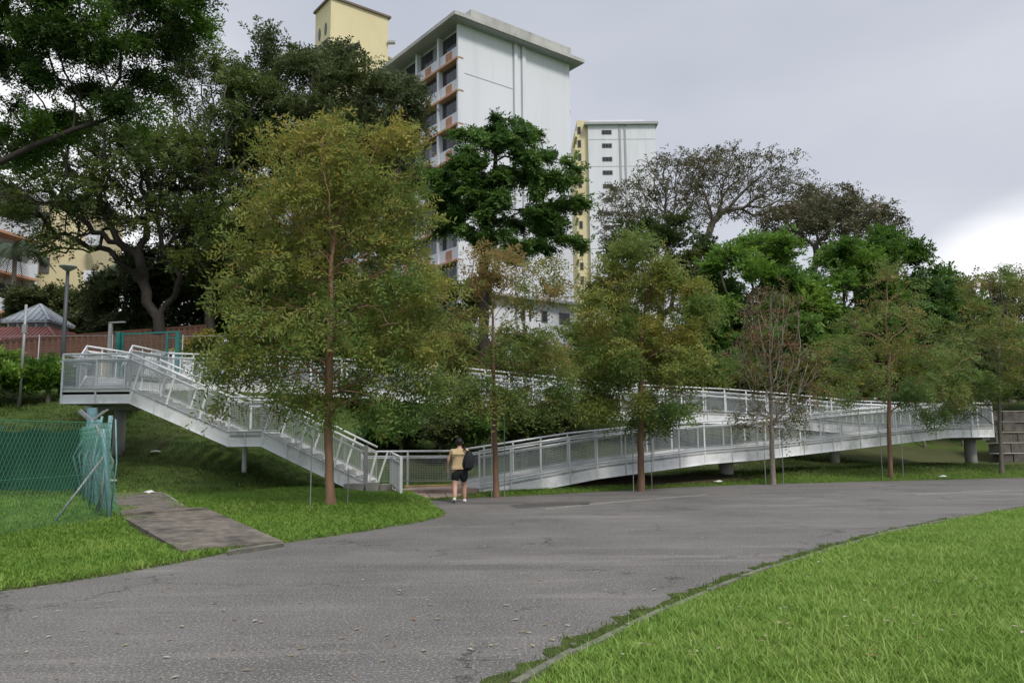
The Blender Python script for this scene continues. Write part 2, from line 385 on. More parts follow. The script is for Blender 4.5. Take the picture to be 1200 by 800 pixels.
# weed strip between asphalt and kerb, then kerb stones, then the near lawn
VERGE = grassmat('weedy_strip', (.045, .07, .018), (.09, .12, .03), (.07, .058, .035), .8, 3)
def strip(curve, d0, d1, z0, z1, name, m, jag=0.0, nrow=1):
    a = offset_curve(curve, d0); b = offset_curve(curve, d1); vs = []
    for i, (p, q) in enumerate(zip(a, b)):
        j = jag * (math.sin(i * 1.7) + math.sin(i * .63 + 1) + .6 * math.sin(i * 4.1))
        q2 = q + (q - p).normalized() * j
        for k in range(nrow + 1):
            t = k / nrow; x = p.lerp(q2, t); vs.append((x.x, x.y, z0 + (z1 - z0) * t + (.02 * math.sin(i * .9 + k * 2.1) if 0 < k < nrow else 0)))
    n = nrow + 1
    fs = [(i * n + k, (i + 1) * n + k, (i + 1) * n + k + 1, i * n + k + 1) for i in range(len(a) - 1) for k in range(nrow)]
    mb = MB(); mb.v = vs; mb.f = fs
    return mb.build(name, m)
KC2 = [p for p in KC if -12 < p.x < 60]
KD = smooth_pts(resample(KC2, .12), 2)
wl = strip(KD, -.03, .30, .04, .006, 'weed_strip', VERGE, .05, 3); structure(wl)
# near lawn: columns run away from the kerb towards the lower right
dirn = Vector((.80, -.60, 0)); rows = np.concatenate([[0, .1, .25], np.arange(.5, 9, .3), np.linspace(9.5, 60, 16)])
KL = resample([p for p in KC], .5); lv = []
for p in KL:
    for q in rows:
        x = p.x + .06 + dirn.x * q; y = p.y - .04 + dirn.y * q
        lv.append((x, y, .05 + .05 * sst(q / 2) + .012 * math.sin(x * 2.1) * math.sin(y * 1.7) - (.0 if q else .0)))
nr_ = len(rows); ix = np.arange(len(lv)).reshape(-1, nr_)
lf = np.stack([ix[:-1, :-1], ix[:-1, 1:], ix[1:, 1:], ix[1:, :-1]], -1).reshape(-1, 4)
lawn = structure(link('lawn', np_mesh('lawn', np.array(lv), lf, LAWNG, smooth=True)))
kerb = bpy.data.objects.new('kerb', None); COL.objects.link(kerb); structure(kerb)
KS = [p for p in smooth_pts(resample(kp, .15), 20) if p.y < 26 and p.y > -8 and p.x < 24]
rnd = random.Random(5); i = 0
while i + 6 < len(KS):
    a, b = KS[i], KS[i + 6]; d = (b - a).normalized(); nrm = Vector((-d.y, d.x, 0)); gap = .012
    z = .075 + rnd.uniform(-.018, .012); a2 = a + d * gap; b2 = b - d * gap
    mb = MB(); mb.prism([a2 + nrm * .03, a2 - nrm * .035, (a2 + b2) / 2 - nrm * (.035 + rnd.uniform(-.008, .008)), b2 - nrm * .035, b2 + nrm * .03], -.1, z)
    mb.build('kerb_stone', KERB, kerb); i += 6

# concrete path on the left
path = bpy.data.objects.new('path', None); COL.objects.link(path); structure(path)
def drape(px, py):
    p = gp(px, py, .1)
    for _ in range(12): p = gp(px, py, min(.30, h(p.x, p.y)))
    p.z = h(p.x, p.y)
    return p
def slab(pxs, m, name, parent, dz=.03, th=.12):
    pts = [drape(a, b) for a, b in pxs]
    fine = []
    for a, b in zip(pts, pts[1:] + pts[:1]):
        k = max(1, int((b - a).length / .5)); fine += [a.lerp(b, i / k) for i in range(k)]
    zz = np.array([[p.x, p.y, 1] for p in fine]); hz = np.array([h(p.x, p.y) for p in fine]); co, *_ = np.linalg.lstsq(zz, hz, rcond=None)
    off = max(hz - zz @ co); pts = [Vector((p.x, p.y, float(np.dot([p.x, p.y, 1], co)) + off * .8)) for p in pts]
    mb = MB(); mb.prism(pts, dz - th, dz); return mb.build(name, m, parent)
slab([(213, 648), (143, 613), (183, 606), (246, 601), (331, 636.5)], SLAB, 'slab', path, .015)
slab([(142, 612), (134, 590), (205, 587), (219, 597), (244, 600), (182, 605)], SLAB, 'slab', path, .018)
slab([(133, 589), (132, 579), (188, 577.5), (204, 586)], SLAB, 'slab', path, .02)
slab([(267, 647.6), (333, 637.6), (331, 635.8), (266, 645.8)], KERB, 'edge_strip', path, .022, .06)
slab([(193, 577), (219, 595), (217, 595.8), (190.5, 577.3)], CONC, 'edge_strip', path, .01, .04)

# ------------------------------------------------------------------ white walkway: stair, lower ramp, upper ramp
walk_loc = at(470, 572, 23)
ramp = thing('access_ramp', 'long white steel ramp with mesh railings doubling back on itself above the verge', 'ramp', (walk_loc.x, walk_loc.y, .3))
stair = thing('staircase', 'white steel staircase with mesh railings rising left to a raised landing', 'staircase', (-4.3, 22.6, .3))

def wire_panel(dx, dy, dz, z0, z1, pitch=.05, r=.0085):
    """grid of wires in a bay that runs (dx,dy,dz) from its start"""
    L_ = math.hypot(dx, dy); mb = MB(); n = max(2, int(L_ / pitch)); k = int((z1 - z0) / pitch)
    for i in range(1, n):
        t = i / n; mb.bar((dx * t, dy * t, dz * t + z0), (dx * t, dy * t, dz * t + z1), r, n=3, caps=False)
    for j in range(k + 1):
        z = z0 + (z1 - z0) * j / k
        mb.bar((0, 0, z), (dx, dy, dz + z), r, n=3, caps=False)
    for z in (z0, z1): mb.bar((0, 0, z), (dx, dy, dz + z), .028)
    mb.bar((dx * .02, dy * .02, z0 + dz * .02), (dx * .02, dy * .02, z1 + dz * .02), .02); mb.bar((dx * .98, dy * .98, z0 + dz * .98), (dx * .98, dy * .98, z1 + dz * .98), .02)
    return mb.mesh('mesh_panel', WIRE)
POSTW = {}
def post_mesh(d, down, up=1.05, tilt=None):
    key = (round(d.x, 3), round(d.y, 3), round(down, 2), tilt)
    if key not in POSTW:
        mb = MB(); n = Vector((-d.y, d.x, 0)); M = Matrix((d, n, Vector((0, 0, 1)))).transposed()
        if tilt:
            mb.bar((0, 0, -down), (d.x * tilt[0] * up, d.y * tilt[0] * up, up * (1 + tilt[0] * tilt[1])), .055, .03)
        else: mb.box((0, 0, (up - down) / 2), (.055, .022, up + down), M=M)
        POSTW[key] = mb.mesh('post', WHITE)
    return POSTW[key]
def railing(par, A, B, bay=1.03, side=1, down=.35, ends=(True, True), up=1.05, tilt=None, hand=True):
    A = Vector(A); B = Vector(B); d3 = B - A; d = Vector((d3.x, d3.y, 0)); L_ = d.length; d.normalize(); n = max(1, int(round(L_ / bay)))
    nrm = Vector((-d.y, d.x, 0)) * side
    step = d3 / n; pm = post_mesh(d, down, up, tilt)
    wm = wire_panel(step.x, step.y, step.z, .14, up - .19)
    for i in range(n + 1):
        if (i == 0 and not ends[0]) or (i == n and not ends[1]): continue
        link('post', pm, par, A + step * i)
    for i in range(n): link('mesh_panel', wm, par, A + step * i)
    MB().tube([A + Vector((0, 0, up)), B + Vector((0, 0, up))], .03, 8).build('top_rail', WHITE, par, True)
    MB().tube([A + Vector((0, 0, up - .15)), B + Vector((0, 0, up - .15))], .02, 6).build('middle_rail', WHITE, par, True)
    if hand:
        o = nrm * .09; MB().tube([A + o + Vector((0, 0, up - .2)), B + o + Vector((0, 0, up - .2))], .021, 6).build('handrail', WHITE, par, True)
def beam(par, A, B, depth=.40, th=.06, side=1, ribs=1.5, lip=True):
    """edge beam: web, top flange, bottom flange, stiffener ribs on the outside. A,B lie at deck level"""
    A = Vector(A); B = Vector(B); d = B - A; dh = Vector((d.x, d.y, 0)); L_ = dh.length; dh.normalize(); n = Vector((-dh.y, dh.x, 0)) * side
    mb = MB()
    def sect(o0, o1, z0, z1):
        vs = []
        for P in (A, B):
            for o, z in ((o0, z0), (o1, z0), (o1, z1), (o0, z1)): vs.append(P + n * o + Vector((0, 0, z)))
        mb.add(vs, [(0, 1, 2, 3), (7, 6, 5, 4), (0, 4, 5, 1), (1, 5, 6, 2), (2, 6, 7, 3), (3, 7, 4, 0)])
    sect(0, .012, -depth + .013, .087)
    sect(-.055, .02, .088, .10)
    sect(-.055, .02, -depth, -depth + .012)
    mb.build('edge_beam', WHITE, par)
    k = max(1, int(L_ / ribs))
    rb = MB().box((0, 0, 0), (.012, .045, depth + .07), M=Matrix((dh, n, Vector((0, 0, 1)))).transposed()).mesh('stiffener', WHITE)
    for i in range(k): link('stiffener', rb, par, A.lerp(B, (i + .5) / k) - n * .024 + Vector((0, 0, (-depth + .09) / 2)))
def slabdeck(par, A, B, wv, th=.07, m=None, name='deck'):
    A = Vector(A); B = Vector(B); wv = Vector(wv)
    MB().prism([A + wv * .01, B + wv * .01, B + wv * .99, A + wv * .99], -th, -.005).build(name, m or DECK, par)
DECK = mat('deck_steel', (.42, .42, .40), .7, var=.1, stain=(.15, .14, .12), stain_amt=.6)

# lower ramp front line (deck level), from the entrance to the far right landing
def deckpt(px, py, Y): return at(px, py, Y)
LF = [deckpt(562, 571.5, 23.35), deckpt(700, 546, 25.4), deckpt(826, 530, 27.4), deckpt(888, 525.5, 28.6), deckpt(1110, 501.5, 33.4), deckpt(1164, 501, 34.4)]
def width_vec(pts, i, wd):
    d = pts[min(i + 1, len(pts) - 1)] - pts[max(i - 1, 0)]; d.z = 0; d.normalize(); return Vector((-d.y, d.x, 0)) * wd
WD = 1.75
LB = [p + width_vec(LF, i, WD) for i, p in enumerate(LF)]
n = len(LF)
for i in range(n - 1):
    a, b, c, d_ = LF[i], LF[i + 1], LB[i], LB[i + 1]
    MB().prism([a, b, d_, c], -.07, -.005).build('deck', DECK, ramp)
    beam(ramp, a, b, .40, side=1)
    beam(ramp, c, d_, .40, side=-1)
    railing(ramp, a, b, side=1, down=.40, ends=(True, i == n - 2))
    if i < 4: railing(ramp, c, d_, side=-1, down=.10, ends=(i > 0, True))
# upper ramp front line from the far landing to the upper left platform
UFp = [(1110, 503, 36.0), (1000, 497.5, 34.9), (925, 490.5, 34.0), (850, 485, 33.4), (720, 480, 32.2), (625, 470.5, 31.3), (540, 462.5, 30.8), (400, 452.5, 30.4), (255, 448, 30.0), (196, 446.5, 29.8)]
UF = [deckpt(*q) for q in UFp]; UF[0].z = LF[-1].z + .02
UB = []
for i, p in enumerate(UF):
    d = UF[max(i - 1, 0)] - UF[min(i + 1, len(UF) - 1)]; d.z = 0; d.normalize(); UB.append(p + Vector((-d.y, d.x, 0)) * WD)
for i in range(len(UF) - 1):
    a, b, c, d_ = UF[i], UF[i + 1], UB[i], UB[i + 1]
    MB().prism([b, a, c, d_], -.07, -.005).build('deck', DECK, ramp)
    beam(ramp, b, a, .42, side=1); beam(ramp, d_, c, .42, side=-1)
    railing(ramp, b, a, side=1, down=.42, ends=(True, i == 0)); railing(ramp, d_, c, side=-1, down=.1, ends=(True, i == 0))
# far right turning landing
q0, q1 = LF[-1], LB[-1]; zl = q0.z
r1 = Vector((q0.x + (UB[0] - q0).x * .0 + .0, 0, 0))
dr = (LF[-1] - LF[-2]); dr.z = 0; dr.normalize()
back = q0 + Vector((-dr.y, dr.x, 0)) * (WD * 2 + .35)
land = [LB[-2] + Vector((0, 0, 0)), q1, back, Vector((UB[0].x, UB[0].y, zl)), Vector((UF[0].x, UF[0].y, zl))]
for p in land: p.z = zl
MB().prism(land, -.075, -.008).build('deck', DECK, ramp)
beam(ramp, q0, back, .40, side=1); railing(ramp, q0, back, side=1, down=.4, ends=(False, True))
beam(ramp, UB[0], back, .40, side=-1); railing(ramp, Vector((UB[0].x, UB[0].y, zl)), back, side=-1, down=.1)
# pillars
def pillar(px, Y, ztop, par, r=.23, zb=None):
    p = at(px, 500, Y); z0 = (zb if zb is not None else h(p.x, p.y)) - .4
    ps = MB().tube([(p.x, p.y, z0), (p.x, p.y, ztop)], r, 20).build('pillar', PILLAR, par, True); return p
pillar(1135, 35.0, zl - .40, ramp, .24)
pillar(849, 29.3, LF[3].z - .40, ramp, .26)
pillar(976, 35.8, UF[1].z - .42, ramp, .22); pillar(790, 33.8, UF[3].z - .42, ramp, .22); pillar(478, 31.9, UF[6].z - .42, ramp, .25); pillar(640, 32.5, UF[5].z - .42, ramp, .22); pillar(330, 31.2, UF[7].z - .42, ramp, .22)
for px, Y, zt in ((1135, 35.0, zl - .4), (849, 29.3, LF[3].z - .4)):
    p = at(px, 500, Y); MB().box((p.x, p.y, zt - .06), (1.5, .5, .12), rz=R(115)).build('crosshead', PILLAR, ramp)

# entrance platform and its back railing
e0 = drape(471, 571); zpl = LF[0].z
eb0 = at(424, 563, 25.1); eb0.z = zpl; eb1 = LB[0]; eb1z = Vector((eb1.x, eb1.y, zpl))
railing(ramp, eb0, LB[1] if False else eb1, side=-1, down=.1, bay=1.25)
entr = [Vector((-4.4, 22.7, zpl)), gp(471, 573.5, zpl), gp(558, 572, zpl), Vector((LF[0].x, LF[0].y, zpl)), Vector((eb1.x, eb1.y, zpl)), Vector((eb0.x, eb0.y, zpl))]
MB().prism(entr, -.45, -.008).build('deck', PINK, ramp)
MB().bar(gp(472, 571, zpl) + Vector((0, .3, .01)), gp(552, 568.5, zpl) + Vector((0, .3, .01)), .34, .05).build('step_edge', YELLOW, ramp)
# short returning rail beside the entrance
sA = at(457, 563, 23.9); sA.z = zpl; sB = at(470, 575, 21.6); sB.z = zpl - .12
railing(ramp, sA, sB, bay=.55, side=1, down=.1, hand=False)
MB().bar(sB + Vector((0, 0, -.3)), sB + Vector((0, 0, 1.1)), .07).build('post', WHITE, ramp)
# paving in front of the opening
pav = bpy.data.objects.new('pavement', None); COL.objects.link(pav); structure(pav)
a0, a1, b0, b1 = gp(472, 573.8, zpl - .07), gp(557, 572.2, zpl - .07), gp(487, 588, -.03), gp(562, 583.5, -.03)
for i in range(4):
    for j in range(2):
        def q(s, t):
            A = a0.lerp(a1, s); B = b0.lerp(b1, s); return A.lerp(B, t)
        g_ = .006
        s0, s1, t0, t1 = i / 4 + g_, (i + 1) / 4 - g_, j / 2 + g_ * 2, (j + 1) / 2 - g_
        MB().prism([q(s0, t1), q(s1, t1), q(s1, t0), q(s0, t0)], -.25, .06 + .003 * ((i + j) % 2)).build('paving_slab', PINK, pav)

# ---- staircase
SF = [at(72, 459, 22.2), at(152, 459, 22.2), at(268, 509, 22.5), at(306, 509, 22.6), at(428, 568, 22.9)]
SF[1].z = SF[0].z; SF[3].z = SF[2].z
SW = 1.7
sb = [p + Vector((0.05, SW, 0)) for p in SF]
for i in range(4):
    a, b, c, d_ = SF[i], SF[i + 1], sb[i], sb[i + 1]
    dpt = .34
    beam(stair, a, b, dpt, side=1, ribs=1.2); beam(stair, c, d_, dpt, side=-1, ribs=1.2)
    flat = i in (0, 2)
    if flat: MB().prism([a, b, d_, c], -.08, -.01).build('landing', DECK, stair)
    else:
        k = max(6, int(abs(b.z - a.z) / .16))
        tm = MB().box((0, 0, 0), (.29, SW - .06, .045)).mesh('tread', DECK); rm = MB().box((0, 0, 0), (.02, SW - .06, .13)).mesh('riser', DECK)
        for j in range(k):
            t = (j + .5) / k; p = a.lerp(b, t) + Vector((0.025, SW / 2, 0)); link('tread', tm, stair, p + Vector((0, 0, -.03))); link('riser', rm, stair, p + Vector((-.13, 0, .05)))
    railing(stair, a, b, bay=1.0 if flat else .98, side=1, down=dpt, ends=(True, i == 3), tilt=None if flat else (.30, round((b.z - a.z) / (b - a).length, 2)))
    if i: railing(stair, c, d_, bay=1.0 if flat else .98, side=-1, down=.1, ends=(True, i == 3), tilt=None if flat else (.30, round((b.z - a.z) / (b - a).length, 2)))
# left end of the top landing
beam(stair, sb[0], SF[0], .34, side=-1); railing(stair, sb[0], SF[0], side=-1, down=.34, ends=(True, False), bay=.85)
# flight up from the landing to the upper platform
YT_ = 25.7; tl = at(102, 404.5, YT_); tr = at(155.5, 404.5, YT_); zt = (tl.z + tr.z) / 2 - 1.07; tl.z = tr.z = zt; ztt = UF[-1].z
y0 = sb[0].y; fl0 = Vector((at(90, 440, y0).x, y0, SF[0].z)); fr0 = Vector((at(146, 440, y0).x, y0, SF[0].z))
for A, B, sd_ in ((fl0, tl, 1), (fr0, tr, -1)):
    beam(stair, A, B, .30, side=sd_, ribs=3); railing(stair, A, B, bay=1.0, side=1, down=.1)
wx = (fr0.x - fl0.x); kk = max(4, int((zt - SF[0].z) / .15))
tm = MB().box((0, 0, 0), (wx - .04, .32, .045)).mesh('tread', WHITE); rm = MB().box((0, 0, 0), (wx - .04, .02, .14)).mesh('riser', WHITE)
for j in range(kk):
    t = (j + .5) / kk; p = (fl0.lerp(tl, t) + fr0.lerp(tr, t)) / 2; link('tread', tm, stair, p); link('riser', rm, stair, p + Vector((0, -.14, -.08)))
bl = Vector((tl.x, UB[-1].y, ztt))
MB().prism([tl, tr, UF[-1], UB[-1], bl], -.10, -.008).build('landing', DECK, stair)
beam(stair, tl, bl, .4, side=-1); railing(stair, tl, bl, side=-1, down=.3)
beam(stair, tr, UF[-1], .4, side=1); railing(stair, tr, UF[-1], side=1, down=.4, bay=1.0)
# picket rail along the back of the platform, up to the gate opening
pk1 = bl.lerp(UB[-1], .42)
npk = 14; pkm = MB().box((0, 0, .5), (.035, .03, 1.0)).mesh('picket', WHITE)
for i in range(npk + 1): link('picket', pkm, stair, bl.lerp(pk1, i / npk))
for z in (.08, 1.0): MB().bar(bl + Vector((0, 0, z)), pk1 + Vector((0, 0, z)), .05).build('picket_rail', WHITE, stair)
railing(stair, bl.lerp(UB[-1], .75), UB[-1], side=-1, down=.3, bay=1.0)
for px, Y in ((140, 23.9),): pillar(px, Y, SF[0].z - .35, stair, .17)
pc = at(140, 470, 23.9); MB().box((pc.x - .1, pc.y, SF[0].z - .40), (1.7, .35, .11)).build('crosshead', PILLAR, stair)
pillar(205, 30.2, zt - .42, stair, .2)
pm = at(287, 520, 23.5); MB().tube([(pm.x, pm.y, h(pm.x, pm.y) - .3), (pm.x, pm.y, SF[2].z - .34)], .07, 12).build('pillar', WHITE, stair, True)
# footing blocks
for a, b, hh in (((402, 574), (424, 576), .22), ((428, 576), (441, 577), .30), ((445, 576), (455, 577), .25)):
    A = drape(*a); B = drape(*b); MB().box(((A.x + B.x) / 2, A.y + .25, A.z + hh / 2 - .05), (B.x - A.x, .4, hh)).build('footing_block', CONC, stair)
MB().bar((SF[4].x + .02, SF[4].y - .05, h(SF[4].x, SF[4].y) - .2), (SF[4].x + .02, SF[4].y - .05, SF[4].z + 1.12), .10, .10).build('end_post', GREYM, stair)

# ------------------------------------------------------------------ chain link fences
def link_sheet(A, B, hgt, pitch=.085, r=.006, lean=(0, 0, 0), m=None):
    A = Vector(A); B = Vector(B); d = B - A; L_ = d.length; d.normalize(); mb = MB(); up = Vector((0, 0, 1))
    def P(s, t): return A + d * s + up * t + Vector(lean) * (t / hgt)
    k = .5; s = -hgt * k
    while s < L_:
        for sg in (1, -1):
            # line from (s,0) to (s+hgt*k, hgt) clipped to the panel
            s0, s1 = (s, s + hgt * k) if sg == 1 else (s + hgt * k, s)
            t0, t1 = 0.0, 1.0; ds = s1 - s0
            for lim, side in ((0, 1), (L_, -1)):
                f0 = (s0 - lim) * side; f1 = (s1 - lim) * side
                if f0 < 0 and f1 < 0: t0 = 2; break
                if f0 < 0: t0 = max(t0, f0 / (f0 - f1))
                if f1 < 0: t1 = min(t1, f0 / (f0 - f1))
            if t0 < t1: mb.bar(P(s0 + ds * t0, hgt * t0), P(s0 + ds * t1, hgt * t1), r, n=3, caps=False)
        s += pitch
    return mb
F0 = drape(-170, 660); F1 = drape(130, 609)
fen = thing('chain_link_fence', 'green chain link fence around the court with leaning blue-green corner posts', 'fence', F1)
fz = min(F0.z, F1.z)
A = Vector((F0.x, F0.y, fz)); B = Vector((F1.x, F1.y, fz))
dl = (B - A).normalized()
link_sheet(A, B - dl * .1, 1.82, .085, .0065).build('chain_link_mesh', LINKG, fen)
for z in (1.82, .9): MB().bar(A + Vector((0, 0, z)), B + Vector((0, 0, z)) - dl * .1, .007 if z < 1.8 else .012, n=4).build('strand', LINKG, fen)
for t in (.0, .36,): 
    p = A.lerp(B, t); MB().tube([p + Vector((0, 0, -.2)), p + Vector((0, 0, 1.95))], .028, 8).build('post', BLUET, fen, True)
top = at(121, 502, F1.y); MB().tube([B + Vector((0, 0, -.2)), Vector((top.x, top.y, top.z))], .04, 8).build('corner_post', BLUET, fen, True)
mid = B.lerp(top, .72)
s1_ = drape(62, 613); MB().tube([mid, s1_], .022, 6).build('brace', GREYM, fen, True)
s2_ = drape(97, 612); s2_.y += .6; MB().tube([mid, s2_], .018, 6).build('brace', GREYM, fen, True)
# side run going back, seen nearly edge on
G0 = B; G1v = at(98, 560, 21.0); G1 = Vector((G1v.x, 21.0, h(G1v.x, 21.0)))
n_ = 4; prev = None
for k in range(n_ + 1):
    t = k / n_; p = G0.lerp(G1, t); p.z = h(p.x, p.y)
    if k:
        tp = p + Vector((rnd.uniform(-.08, .08), 0, 1.9)); MB().tube([p + Vector((0, 0, -.2)), tp], .045 if k < 4 else .07, 8).build('post', BLUET, fen, True)
        q_ = G0.lerp(G1, (k - 1) / n_); q_.z = h(q_.x, q_.y); hh = 1.75
        link_sheet(q_, p, hh, .11, .0055, lean=(-.12, 0, 0)).build('chain_link_mesh', BLUET, fen)
        for _ in range(3):
            e_ = q_.lerp(p, rnd.random()); MB().tube([e_ + Vector((rnd.uniform(-.25, .1), 0, 0)), e_ + Vector((rnd.uniform(-.35, .1), 0, 1.0)), e_ + Vector((rnd.uniform(-.3, .2), 0, rnd.uniform(1.5, 1.9)))], rnd.uniform(.012, .03), 6).build('stay', [BLUET, GREYM][_ % 2], fen, True)
        link_sheet(q_ + Vector((.16, 0, 0)), p + Vector((.10, 0, 0)), hh * .97, .13, .005, lean=(-.3, 0, 0)).build('chain_link_mesh', LINKG, fen)
        if k > 2:
            for sx in (-1, 1): MB().bar(tp, tp + Vector((.34 * sx, .05, .26)), .05, .04).build('cranked_arm', GREYM, fen)
cP = at(108, 478, 21.0); MB().tube([G1 + Vector((.25, 0, -.2)), Vector((cP.x, cP.y, cP.z))], .13, 10).build('rolled_mesh', BLUET, fen, True)
# windscreen on the far side of the court
W0 = at(-260, 560, 21.3); W1 = at(95, 560, 21.3)
ws = thing('windscreen', 'dark green fabric screen along the far side of the fenced court', 'screen', (W1.x, W1.y, h(W1.x, W1.y)))
vsw = []; fsw = []; nseg = 60
for i in range(nseg + 1):
    p = W0.lerp(W1, i / nseg)
    for j, z in enumerate((-.05, .55, 1.15, 1.72)): vsw.append((p.x, p.y + .05 * math.sin(i * .9 + j), h(p.x, p.y) * .6 + z + (.03 * math.cos(i * .75) if j == 3 else 0)))
for i in range(nseg):
    for j in range(3): a = i * 4 + j; fsw.append((a, a + 4, a + 5, a + 1))
mb = MB(); mb.v = vsw; mb.f = fsw; mb.build('fabric', SCREEN, ws, True)
for i in range(0, 8):
    p = W0.lerp(W1, i / 7); MB().tube([(p.x, p.y + .1, h(p.x, p.y) - .2), (p.x, p.y + .1, h(p.x, p.y) * .6 + 1.85)], .025, 6).build('post', TEAL, ws, True)
# teal gate fence at the top of the flight
YT = 31.2
tg = thing('teal_gate', 'tall teal framed chain link gate standing behind the stair landing', 'gate', (at(170, 440, YT).x, YT, 3.6))
def hp(px, py, Y=YT): return at(px, py, Y)
for px, wd in ((139.5, .17), (144.5, .07), (196.5, .08), (209, .15)):
    a = hp(px, 389); MB().bar((a.x, a.y, 3.3), a, wd, wd).build('post', TEAL, tg)
MB().bar(hp(145, 391.5), hp(209, 388.5), .06).build('top_bar', TEAL, tg)
MB().bar(hp(196, 396), hp(209, 396), .05).build('latch_bar', TEAL, tg)
a = hp(145, 391.5); b = hp(208, 389); a.z -= 2.2; b.z = a.z; link_sheet(a, b, 2.15, .16, .007).build('chain_link_mesh', TEAL, tg)
tf = thing('hilltop_fence', 'thin chain link fence along the hilltop either side of the teal gate', 'fence', (at(60, 440, YT + .3).x, YT + .3, 3.5))
for x0, x1 in ((-40, 132), (214, 300)):
    a = hp(x0, 402, YT + .3); b = hp(x1, 393, YT + .3); a.z = b.z - 0.0; a.z -= 1.9; b.z -= 1.9
    link_sheet(a, b, 1.9, .16, .006).build('chain_link_mesh', DARKM, tf)
    nn = max(1, int((b - a).length / 2.4))
    for k in range(nn + 1):
        p = a.lerp(b, k / nn); MB().tube([p - Vector((0, 0, .5)), p + Vector((0, 0, 1.95))], .025, 6).build('post', GREYM, tf, True)
    for z in (1.9, 1.0, .1): MB().bar(a + Vector((0, 0, z)), b + Vector((0, 0, z)), .02).build('strand', GREYM, tf)
# galvanised pole, path lamp, low L-shaped lamp
a = at(28, 357, 27); b = at(24.5, 452, 27)
pole = thing('metal_pole', 'thin grey pole standing at the hedge left of the landing', 'pole', b)
MB().tube([b - Vector((0, 0, .6)), Vector((b.x, b.y, a.z))], .045, 8).build('shaft', GREYM, pole, True)
MB().box((b.x, b.y, b.z + (a.z - b.z) * .7), (.14, .1, .3)).build('clamp_box', GREYM, pole)
YL = 29; a = at(79.5, 318, YL); b = at(75, 425, YL)
lamp = thing('street_lamp', 'dark post-top lamp with a wide saucer head above the landing', 'street lamp', (a.x, a.y, 3.4))
MB().tube([(a.x, a.y, 3.0), (a.x, a.y, 5.2), (a.x, a.y, a.z)], [.085, .08, .06], 12).build('pole', DARKM, lamp, True)
MB().tube([(a.x, a.y, a.z), (a.x, a.y, a.z + .05), (a.x, a.y, a.z + .16), (a.x, a.y, a.z + .20), (a.x, a.y, a.z + .24)], [.06, .14, .30, .31, .12], 20).build('lamp_head', GREYM, lamp, True)
YL = 30.5; a = at(130, 378, YL)
lm = thing('path_light', 'short grey post with a flat arm beside the teal gate', 'light', (a.x, a.y, 3.5))
MB().bar((a.x, a.y, 3.2), a, .12, .12).build('pole', GREYM, lm); MB().bar(a + Vector((-.06, 0, .0)), a + Vector((.55, 0, .02)), .12, .05).build('light_arm', GREYM, lm)

# ------------------------------------------------------------------ buildings
BW = mat('white_render', (.68, .70, .75), .8, var=.03, scale=.15, stain=(.46, .47, .48), stain_amt=.35, stain_scale=.9, stretch=(1, 1, .10))
BG = mat('grey_render', (.36, .37, .38), .85, var=.05, scale=.4)
ROOFC = mat('stained_roof_concrete', (.46, .46, .44), .9, var=.1, scale=.6, stain=(.16, .16, .14), stain_amt=.6, stain_scale=.7, stretch=(1, 1, .3))
CREAM = mat('cream_render', (.66, .58, .36), .85, var=.04, scale=.2, stain=(.40, .35, .20), stain_amt=.3, stain_scale=.3, stretch=(1, 1, .4))
ORANGE = mat('terracotta_paint', (.55, .30, .19), .8, var=.08, scale=1)
PEACH = mat('faded_terracotta_paint', (.52, .30, .20), .8, var=.08, scale=1)
FRAME = mat('window_frame', (.13, .12, .12), .5, var=.1)
GLASS = mat('dark_window_glass', (.025, .028, .032), .12, var=.3, scale=.7, spec=.6)
CURT = mat('curtained_window_glass', (.20, .21, .22), .25, var=.3, scale=.8, spec=.5)
def s_at(O, D, px, z):
    """distance along D from O (at height z) where the line crosses image column px"""
    lo, hi = 0.0, 80.0
    x0 = proj((O.x, O.y, z))[0]; sg = 1 if px > x0 else -1
    for _ in range(50):
        m_ = (lo + hi) / 2; x = proj((O.x + D.x * m_, O.y + D.y * m_, z))[0]
        if (x - px) * sg < 0: lo = m_
        else: hi = m_
    return lo
def fb(mb, O, D, Nn, s0, s1, o0, o1, z0, z1):
    vs = []
    for z in (z0, z1):
        for s, o in ((s0, o0), (s1, o0), (s1, o1), (s0, o1)):
            p = O + D * s + Nn * o; vs.append((p.x, p.y, z))
    mb.add(vs, [(3, 2, 1, 0), (4, 5, 6, 7), (0, 1, 5, 4), (1, 2, 6, 5), (2, 3, 7, 6), (3, 0, 4, 7)]); return mb
def foot(O, D1, D2, a0, a1, b0, b1): return [O + D1 * a + D2 * b for a, b in ((a0, b0), (a1, b0), (a1, b1), (a0, b1))]
DR = Vector((math.sin(R(52.3)), math.cos(R(52.3)), 0)); DL = Vector((-DR.y, DR.x, 0)); NG = -DL; NF = -DR   # NG: gable's outward normal, NF: facade's
C3 = at(543, 29, 61.6); ztop = C3.z; O = Vector((C3.x, C3.y, 0)); FH = 2.8
GLn = s_at(O, DR, 667, ztop)
apt = thing('apartment_block', 'tall white apartment block with terracotta ledges and a blank gable wall, in the centre', 'apartment block', (O.x, O.y, 4))
MB().prism([Vector((p.x, p.y, 0)) for p in foot(O, DR, DL, 0, GLn, .0, 42)], 2, ztop).build('wall', BW, apt)
rf = MB().prism(foot(O, DR, DL, -1.5, GLn + 1.0, -1.0, 43), ztop + .002, ztop + .32).build('roof', ROOFC, apt)
MB().prism(foot(O, DR, DL, .2, GLn - .5, -.8, 42), ztop + .322, ztop + 1.05).build('parapet', ROOFC, rf)
MB().prism(foot(O, DR, DL, -1.4, GLn + .9, -.9, 42.9), ztop - .05, ztop).build('soffit', BG, rf)
sp_ = [s_at(O, DR, x, ztop - 8) for x in (602.5, 606.5, 612, 616)]
